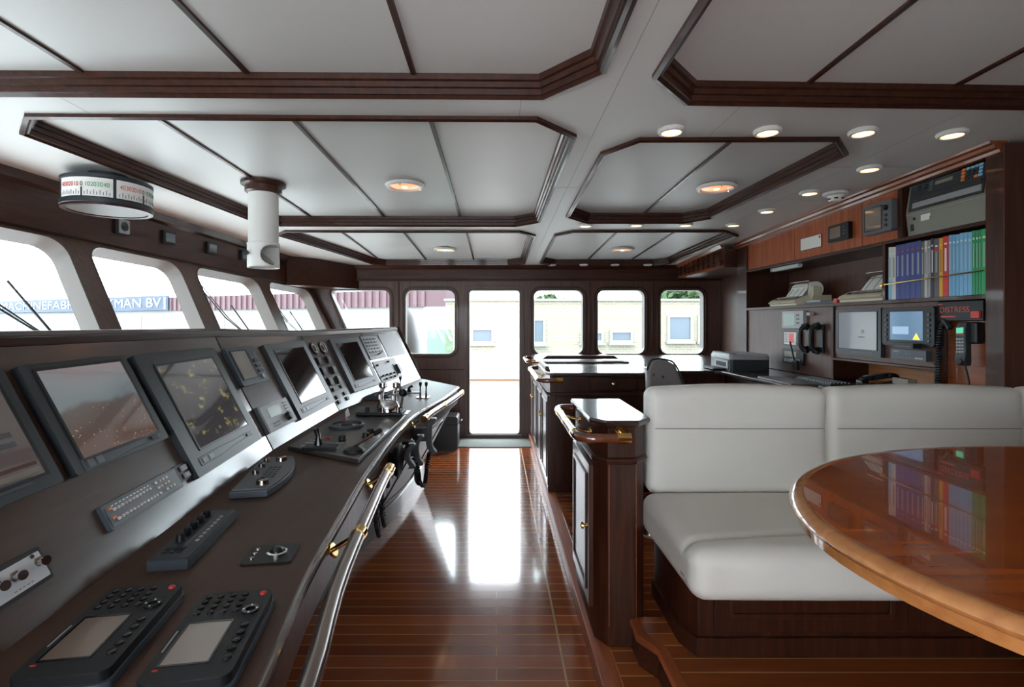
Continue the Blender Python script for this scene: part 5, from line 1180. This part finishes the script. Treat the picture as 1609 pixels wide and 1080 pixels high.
c2 = thing('chart_cabinet', 'tall dark cabinet with drawers and glossy top before the back windows', 'cabinet')
obj('carcass', G().prism([(.455, 4.33), (1.385, 4.33), (1.385, YB-.015), (.455, YB-.015)], .0805, DZ-.03), 'dark', c2, smooth=False)
obj('worktop', G().prism([(.425, 4.36), (.46, 4.25), (1.395, 4.25), (1.395, 5.20), (.425, 5.20)], DZ-.03, DZ), 'top', c2, bevel=.008)
obj('waist_moulding', G().prism([(.432, 4.36), (.465, 4.295), (1.386, 4.295), (1.386, 4.33), (.46, 4.335), (.44, YB-.02), (.432, YB-.02)], .905, .93), 'dark', c2, bevel=.006)
for (x0, x1, z0, z1) in ((.79, 1.185, .945, 1.055), (.79, 1.185, .60, .89), (1.20, 1.38, .945, 1.055)):
    d = obj('drawer', G().box(x0, x1, 4.312, 4.331, z0, z1), 'dark', c2, bevel=.004); 
    if x0 < 1: knob(((x0+x1)/2, 4.312, (z0+z1)/2 if z1 > 1 else .865), '-Y', d)
obj('side_panel', G().box(.50, .76, 4.312, 4.331, .14, .89), 'dark', c2, bevel=.004)
for k in range(4):
    y = 6.55-.56*k
    panel_door('door', c2, (.4555, y, .13), (0, -1, 0), .52, .76, kpos=(.05 if k % 2 else .47, .52), m='dark')
obj('kick_moulding', G().box(.438, .456, 4.33, YB-.02, .0805, .125), 'dark', c2, bevel=.004)
obj('chart_rest', G().prism([(4.30+.93, DZ), (4.30+.93, DZ+.012), (4.30+1.02, DZ+.035), (4.30+1.05, DZ+.035), (4.30+1.05, DZ)], .47, 1.36).xf(Matrix(((0, 0, 1, 0), (1, 0, 0, 0), (0, 1, 0, 0), (0, 0, 0, 1)))), 'dark', c2, bevel=.003)
obj('rear_top', G().prism([(.425, 5.35), (1.395, 5.35), (1.395, YB-.015), (.425, YB-.015)], DZ+.0, DZ+.012), 'top', c2, bevel=.004)
obj('rear_fiddle', G().loft([[Vector((x, 5.62, DZ+.012)), Vector((x, 5.62, DZ+z)), Vector((x, 5.65, DZ+z)), Vector((x, 5.65, DZ+.012))] for x, z in ((.50, .014), (.56, .055), (1.30, .055), (1.36, .014))]), 'dark', c2, bevel=.003)
obj('brass_strip', G().box(1.10, 1.32, 5.27, 5.30, DZ+.0355, DZ+.040), 'brass', c2)
obj('side_fiddle', G().loft([[Vector((.425, y, DZ)), Vector((.425, y, DZ+.04)), Vector((.455, y, DZ+.04)), Vector((.47, y, DZ))] for y in (4.42, 5.15)]), 'dark', c2, bevel=.004)
# --- end cabinet beside the settee
c1 = thing('end_cabinet', 'tall narrow mahogany cabinet with chamfered corners at the end of the white settee', 'cabinet')
body = [(.448, 2.88), (.448, 2.33), (.495, 2.262), (.615, 2.262), (.672, 2.325), (.672, 2.88)]
obj('carcass', G().prism(body, .0805, 1.055), 'dark', c1, bevel=.002)
def grow(b, d): return [(.448-d, 2.88), (.448-d, 2.33-d*.4), (.495-d*.4, 2.262-d), (.615+d*.4, 2.262-d), (.672+d, 2.325-d*.4), (.672+d, 2.88)]
obj('worktop', G().loft([[Vector((x, y, z)) for x, y in grow(body, d)] for d, z in ((.004, 1.052), (.016, 1.060), (.024, 1.066), (.028, 1.078), (.022, 1.088))]), 'top', c1, angle=15)
obj('waist_moulding', G().loft([[Vector((x, y, z)) for x, y in grow(body, d)] for d, z in ((.001, .888), (.012, .893), (.016, .905), (.012, .914), (.001, .920))]), 'dark', c1, angle=30)
dd = panel_door('door', c1, (.4485, 2.86, .20), (0, -1, 0), .50, .66, kpos=(.45, .36), m='dark')
for z in (.26, .8): obj('hinge', G().cyl((.440, 2.868, z-.03), (.440, 2.868, z+.03), .006), 'brass', c1)
for p in ((.495, 2.262), (.615, 2.262), (.448, 2.33)): obj('inlay_line', G().cyl((p[0]+.006, p[1]-.0006, .17), (p[0]+.006, p[1]-.0006, .886), .0016, n=6), 'nose', c1)
def urail(label, pts, brs, cap_at, group='grab rails on the cabinets', steel=(1, -2), name='grab_rail'):
    rt = thing(name, label, 'handrail', group=group)
    sp_ = []
    for i, p in enumerate(pts):
        p = Vector(p)
        if 0 < i < len(pts)-1:
            a = (Vector(pts[i-1])-p).normalized(); b = (Vector(pts[i+1])-p).normalized(); r = .075
            for k in range(7):
                t = k/6; sp_.append((p+a*r)*(1-t)**2+p*2*t*(1-t)+(p+b*r)*t**2)
        else: sp_.append(p)
    obj('wooden_bar', G().tube(sp_, .0200, 16), 'nose2', rt)
    a, b = Vector(pts[1]), Vector(pts[2]); d = (b-a).normalized()
    obj('steel_sleeve', G().tube([a+d*.16, b-d*.12], .0208, 16), 'steel', rt)
    for q in (a+d*.16, b-d*.12, a+(b-a)*.5): obj('brass_ring', G().tube([q-d*.010, q+d*.010], .0226, 16), 'brass', rt)
    e = Vector(pts[-1]); d2 = (Vector(pts[-2])-e).normalized(); obj('end_cap', G().tube([e-d2*.012, e+d2*.045], .0232, 16), 'brass', rt)
    for p, q in brs:
        p, q = Vector(p), Vector(q); dd_ = (q-p).normalized(); bk_ = obj('bracket', G().cyl(p, q, .007), 'brass', rt); obj('rosette', G().cyl(p, p+dd_*.008, .027, .022), 'brass', bk_)
    return rt
M['nose2'] = wood('rail wood', (.17, .05, .02), (.11, .03, .012), .18, 1, 'Y', 1, .05)
urail('wood and brass grab rail bent around the near end cabinet beside the settee', [(.44, 2.93, 1.03), (.345, 2.93, 1.03), (.345, 2.15, 1.03), (.555, 2.15, 1.03)], [((.446, 2.72, 1.0), (.352, 2.72, 1.025)), ((.446, 2.42, 1.0), (.352, 2.42, 1.025)), ((.552, 2.260, 1.03), (.548, 2.155, 1.03))], 0)
urail('wood and brass grab rail bent around the corner of the drawer cabinet', [(.44, 5.35, 1.045), (.345, 5.35, 1.045), (.345, 4.16, 1.045), (.53, 4.16, 1.045)], [((.452, 5.0, 1.0), (.352, 5.0, 1.04)), ((.452, 4.55, 1.0), (.352, 4.55, 1.04)), ((.52, 4.328, 1.03), (.52, 4.165, 1.04))], 0)
urail('short grab rail on the cabinet side near the open door', [(.44, 6.45, 1.08), (.35, 6.45, 1.08), (.35, 5.75, 1.08), (.44, 5.75, 1.08)], [((.452, 6.2, 1.04), (.357, 6.2, 1.03))], 0)
# --- things on the desks
pr2 = thing('inkjet_printer', 'grey and dark blue inkjet printer on the desk corner', 'printer', loc=(2.19, 4.60, DZ+.0005), rz=-math.pi/2-.05)
obj('body', G().ext(rr(-.23, .23, -.17, .17, .03), [], 0, .10), 'bezel', pr2, bevel=.008)
obj('lid', G().loft([[Vector((x*s, y*s, z)) for x, y in rr(-.23, .23, -.17, .17, .03)] for s, z in ((1.0, .10), (1.0, .125), (.93, .145))]), 'greyl', pr2)
obj('front_panel', G().box(-.10, .20, -.178, -.166, .02, .09), 'greyl', pr2, bevel=.003); obj('paper_slot', G().box(-.06, .16, -.181, -.17, .035, .072), 'ink', pr2); obj('tray', G().box(-.14, .14, -.28, -.17, .006, .016), 'black', pr2, bevel=.002)
obj('control_strip', G().box(-.20, .2, -.16, -.10, .135, .152), 'grey', pr2, bevel=.004)
kb = thing('keyboard', 'black computer keyboard on the desk under the grey monitor', 'keyboard', loc=(2.26, 3.52, DZ+.0005), rz=-.06)
obj('base', G().box(-.08, .08, -.22, .22, 0, .018), 'black', kb, bevel=.004)
k0 = obj('key', G().loft([[Vector((x*s, y*s, z)) for x, y in ((-.008, -.008), (.008, -.008), (.008, .008), (-.008, .008))] for s, z in ((1, 0), (.75, .008))]), 'bezel', kb); k0.location = (-.062, -.20, .018)
for r_ in range(6):
    for c_ in range(16):
        if r_ == 0 and c_ == 0: continue
        kk = k0.copy(); COL.objects.link(kk); kk.location = (-.062+.0235*r_, -.20+.0265*c_, .018)
ds = thing('desk_blotter', 'flat dark folder lying on the desk before the keyboard', 'folder', loc=(2.06, 3.62, DZ+.0005), rz=-.05)
obj('cover', G().box(-.09, .09, -.24, .24, 0, .012), 'gleather', ds, bevel=.003); obj('pages', G().box(-.085, .092, -.235, .235, .003, .009), 'paper', ds)
ph = thing('desk_telephone', 'black desk telephone with grey keys under the rugged monitor', 'phone', loc=(2.30, 3.0, DZ+.0005), rz=-.08)
obj('base', G().loft([[Vector((x, y, z)) for x, y, z in ((-.10, y, 0), (.12, y, 0), (.12, y, .065), (-.10, y, .022))] for y in (-.14, .14)]), 'black', ph, bevel=.006)
obj('receiver', G().loft([[Vector((x, y-.028, z)), Vector((x, y+.028, z)), Vector((x, y+.024, z+.03)), Vector((x, y-.024, z+.03))] for x, y, z in smooth_path([(-.10, .10, .035), (-.06, .10, .065), (.02, .10, .078), (.09, .10, .085), (.125, .10, .07)], 3)]), 'blackg', ph, bevel=.008)
obj('display', G().box(.05, .10, -.10, .03, .058, .095).xf(Matrix.Identity(4)), 'lcdgrey', ph, bevel=.003)
for k in range(12): obj('key', G().box(-.075+.026*(k//3), -.058+.026*(k//3), -.08+.03*(k % 3), -.06+.03*(k % 3), .030+.005*(k//3), .040+.006*(k//3)), 'greyl', ph, bevel=.001)
ms = tag(obj('computer_mouse', G().sphere((0, 0, 0), .032, 10, .6), 'blackg'), 'black computer mouse in the recess under the grey monitor', 'mouse'); ms.location = (2.40, 3.24, DZ+.019)
# --- helm chair with buttoned back
ch = thing('swivel_chair', 'grey leather swivel chair with buttoned back standing before the desk', 'chair', loc=(1.19, 3.55, .0755), rz=.0)
def cushion(sx, sy, sz, r=.05, puff=.012, n=12):
    bm = bmesh.new(); bmesh.ops.create_cube(bm, size=1); bmesh.ops.subdivide_edges(bm, edges=bm.edges, cuts=n, use_grid_fill=True)
    hx, hy, hz = sx/2, sy/2, sz/2; r = min(r, hx*.95, hy*.95, hz*.95)
    g = G()
    for v in bm.verts:
        u_ = v.co*2
        def wv(t, h): # concentrate rows near the borders
            s = math.copysign(abs(t)**.75, t); return s*h
        p = Vector((wv(u_.x, hx), wv(u_.y, hy), wv(u_.z, hz)))
        q = Vector((max(-hx+r, min(hx-r, p.x)), max(-hy+r, min(hy-r, p.y)), max(-hz+r, min(hz-r, p.z))))
        d = p-q
        if d.length > 1e-6: p = q+d.normalized()*min(r, max(d.length, r if max(abs(u_.x), abs(u_.y), abs(u_.z)) > .999 else 0))
        f_ = lambda a, h: max(0, 1-(a/h)**2)
        p.z += math.copysign(puff*f_(p.x, hx)*f_(p.y, hy), p.z) if abs(p.z) > hz*.5 else 0
        p.y += math.copysign(puff*.7*f_(p.x, hx)*f_(p.z, hz), p.y) if abs(p.y) > hy*.5 else 0
        v.co = p
    bm.verts.index_update(); g.add([v.co.copy() for v in bm.verts], [[v.index for v in f.verts] for f in bm.faces]); bm.free(); return g
prof = [(-.155, 0), (-.165, .22), (-.165, .43), (-.13, .50), (-.03, .50), (.03, .465), (.09, .32), (.17, 0)]
obj('backrest', G().ext(prof, [], -.035, .035).xf(Matrix.Translation((0, -.10, .69)) @ Matrix.Rotation(math.radians(90-6), 4, 'X')), 'gleather', ch, bevel=.022, seg=4)
obj('back_piping', G().tube([Vector((x*1.005, -.06-z*.10, .56+z)) for x, z in smooth_path([(-.195, .42, 0), (-.14, .515, 0), (.03, .52, 0), (.115, .46, 0), (.17, .30, 0), (.19, 0, 0)], 4) for z in (z,)] if False else [Vector((p.x, -.125+p.y*.1, .69+p.y)) for p in smooth_path([(-.165, .43, 0), (-.13, .50, 0), (-.03, .50, 0), (.03, .465, 0), (.09, .32, 0), (.17, 0, 0)], 4)], .006, 8), 'black', ch)
for x, z in ((-.125, .40), (-.06, .385)): obj('button', G().lathe((x, -.135+z*.1, .69+z), [(.010, 0), (.008, .004), (0, .006)], '-Y', n=12), 'steel', ch)
obj('seat', cushion(.46, .46, .12, .05).xf(Matrix.Translation((0, .12, .63))), 'gleather', ch)
obj('column', G().cyl((0, .1, .06), (0, .1, .58), .035), 'chrome', ch); obj('foot_disc', G().lathe((0, .1, 0), [(.26, 0), (.25, .02), (.05, .05), (.035, .07)]), 'chrome', ch)
# --- settee
st = thing('settee', 'long cream leather settee with dark wooden base behind the oval table', 'sofa')
SX0, SX1 = .70, 3.35
obj('base', G().prism([(.80, 2.02), (.765, 2.10), (.765, 2.47), (SX1, 2.47), (SX1, 2.02)], .2005, .555), 'dark', st, bevel=.002)
obj('skirting', G().prism([(.79, 2.005), (.75, 2.095), (.75, 2.47), (.80, 2.47), (SX1, 2.47), (SX1, 2.005)], .2005, .275), 'dark', st, bevel=.004)
for k in range(3): panel_door('drawer', st, (.86+.82*k, 2.021, .30), (1, 0, 0), .76, .22, m='dark', t=.016)
obj('latch', G().box(1.16, 1.24, 1.99, 2.006, .50, .525), 'brass', st)
def seatcush(x0, x1, left=False):
    g = cushion(x1-x0, .65, .185, .06, .012, 44); g.xf(Matrix.Translation(((x0+x1)/2, 2.055, .645)))
    vs = []
    for x, y, z in g.v:
        if z > .62:
            d = y-min(2.0, 1.84+.10*(x-.67)); z -= .011*math.exp(-(d/.016)**2)
            z += .003*math.sin(9*x+3*y)*math.sin(14*y+2*x)
        if y < 1.80: y += .003*math.sin(26*x)*math.sin(math.pi*(z-.55)/.19)
        vs.append((x, y, z))
    g.v = vs
    return obj('seat_cushion', g, 'vinyl', st, angle=180)
seatcush(SX0-.03, 1.99); seatcush(2.0, SX1)
for k, (x0, x1) in enumerate(((.703, 1.540), (1.545, 2.455), (2.46, SX1))):
    g = cushion(x1-x0, .12, .50, .045, .008, 40); g.xf(Matrix.Translation(((x0+x1)/2, 2.412, .968)))
    g.v = [(x, y+(.006*math.exp(-((z-1.03)/.008)**2) if y < 2.40 else 0)+(.0022*math.sin(11*x+k)*math.sin(17*z) if y < 2.40 else 0), z+.004*math.sin(7*x)*(z > 1.18)) for x, y, z in g.v]
    c_ = obj('back_cushion', g, 'vinyl', st, angle=180)
    obj('seam', G().tube([(x0+.03, 2.349, 1.03), ((x0+x1)/2, 2.345, 1.03), (x1-.03, 2.349, 1.03)], .0016, 6), 'gleather', c_)
# --- oval table
tb = thing('oval_table', 'large oval varnished wooden table in the right foreground', 'table', loc=(1.495, .876, .2))
def ell(a, b, n=96): return [(a*math.cos(2*math.pi*i/n), b*math.sin(2*math.pi*i/n)) for i in range(n)]
A_, B_ = .914, .662
tz = .95
obj('tabletop', G().loft([[Vector((x, y, z)) for x, y in ell(A_-d, B_-d)] for d, z in ((.028, tz-.03), (.024, tz-.002), (.028, tz))]), 'table', tb, smooth=False)
obj('edge_moulding', G().loft([[Vector((x, y, z)) for x, y in ell(A_-d, B_-d)] for d, z in ((.0275, tz-.0005), (.020, tz+.001), (.009, tz-.001), (.001, tz-.008), (-.002, tz-.015), (.002, tz-.022), (.010, tz-.027), (.012, tz-.046), (.022, tz-.049), (.06, tz-.049), (.06, tz-.03), (.0275, tz-.03))], caps=False), 'tedge', tb, angle=40)
obj('underframe', G().loft([[Vector((x, y, z)) for x, y in ell(a, b)] for a, b, z in ((.6, .4, tz-.031), (.58, .38, tz-.09))]), 'dark', tb)
obj('pedestal', G().lathe((0.05, 0, 0), [(.30, 0), (.29, .04), (.10, .09), (.08, .4), (.14, .7), (.2, tz-.09)]), 'dark', tb)
# ============================================================ LIGHTS OF THE ROOM
pos = ['leftmost of the near row', 'second of the near row', 'third of the near row', 'rightmost of the near row', 'first behind the near row, along the cupboard wall', 'beside the smoke detector, left of it', 'third along the cupboard wall, before the far row', 'rightmost of the far row', 'third of the far row', 'second of the far row', 'leftmost of the far row']
pts = [(1055, 203), (1206, 204), (1356, 205), (1496, 208), (1366, 263), (1272, 301), (1205, 330), (1152, 352), (1077, 352), (1000, 352), (920, 353)]
dlp = None
for s_, (px, py) in zip(pos, pts):
    p = onceil(px, py)
    if dlp is None:
        dlp = thing('downlight', '', 'downlight', loc=p, group='small round ceiling downlights')
        obj('rim', G().lathe((0, 0, 0), [(.060, .0), (.062, -.008), (.056, -.018), (.045, -.020), (.040, -.012), (.040, -.004), (0, -.004)]), 'white', dlp)
        obj('lens', G().lathe((0, 0, -.016), [(.041, 0), (.03, -.003), (0, -.004)]), 'lamp', dlp)
        d = dlp
    else: d = dup(dlp, loc=p)
    d['label'] = 'lit round white downlight, %s' % s_
for k, (x, y) in enumerate(((.71, 6.56), (1.12, 6.56), (1.52, 6.56), (1.94, 6.56))):
    t = thing('ceiling_spot', 'unlit white ceiling spot over the back windows, %s from the left' % ['first', 'second', 'third', 'fourth'][k], 'spot', loc=(x, y-.03, ZC(y-.03)), group='unlit spots over the back windows')
    obj('rim', G().lathe((0, 0, 0), [(.055, 0), (.055, -.012), (.035, -.022), (0, -.018)]), 'white', t)
pts = [(636, 290, 'large orange ceiling lamp in the left coffer nearer the eye'), (1126, 293, 'large orange ceiling lamp in the right coffer nearer the eye'), (699, 391, 'large yellowish ceiling lamp in the far left coffer'), (978, 391, 'large orange ceiling lamp in the far right coffer')]
for px, py, lab in pts:
    p = onceil(px, py, UP)
    t = thing('round_ceiling_lamp', lab, 'ceiling lamp', loc=p, group='large round ceiling lamps')
    obj('rim', G().lathe((0, 0, 0), [(.130, .0), (.132, -.008), (.122, -.020), (.108, -.022), (.098, -.012), (.098, -.003), (0, -.003)], n=36), 'white', t)
    obj('lens', G().lathe((0, 0, -.010), [(.099, 0), (.07, -.006), (0, -.009)], n=32), 'lampw' if px == 699 else 'lampo', t)
    obj('bulb_glow', G().sphere((0, 0, -.016), .022, 8, .5), 'lamp', t)
    for a in (.4, 2.5, 4.6): obj('clip', G().cyl((math.cos(a)*.108, math.sin(a)*.108, -.018), (math.cos(a)*.108, math.sin(a)*.108, -.028), .006, n=8), 'chrome', t)
p = onceil(1313, 303); sd = thing('smoke_detector', 'white round smoke detector on the ceiling by the cupboard cornice', 'smoke detector', loc=p)
obj('base', G().lathe((0, 0, 0), [(.075, 0), (.075, -.014), (.062, -.022), (0, -.022)], n=32), 'white', sd); obj('sensor_head', G().lathe((0, 0, -.020), [(.050, 0), (.045, -.014), (.042, -.030), (.034, -.038), (0, -.038)], n=28), 'white', sd)
for k in range(6):
    a = k*math.pi/3; obj('vent_slot', G().cbox((0, 0, 0), (.004, .022, .010)).xf(Matrix.Translation((math.cos(a)*.0435, math.sin(a)*.0435, -.043)) @ Matrix.Rotation(a, 4, 'Z')), 'ink', sd)
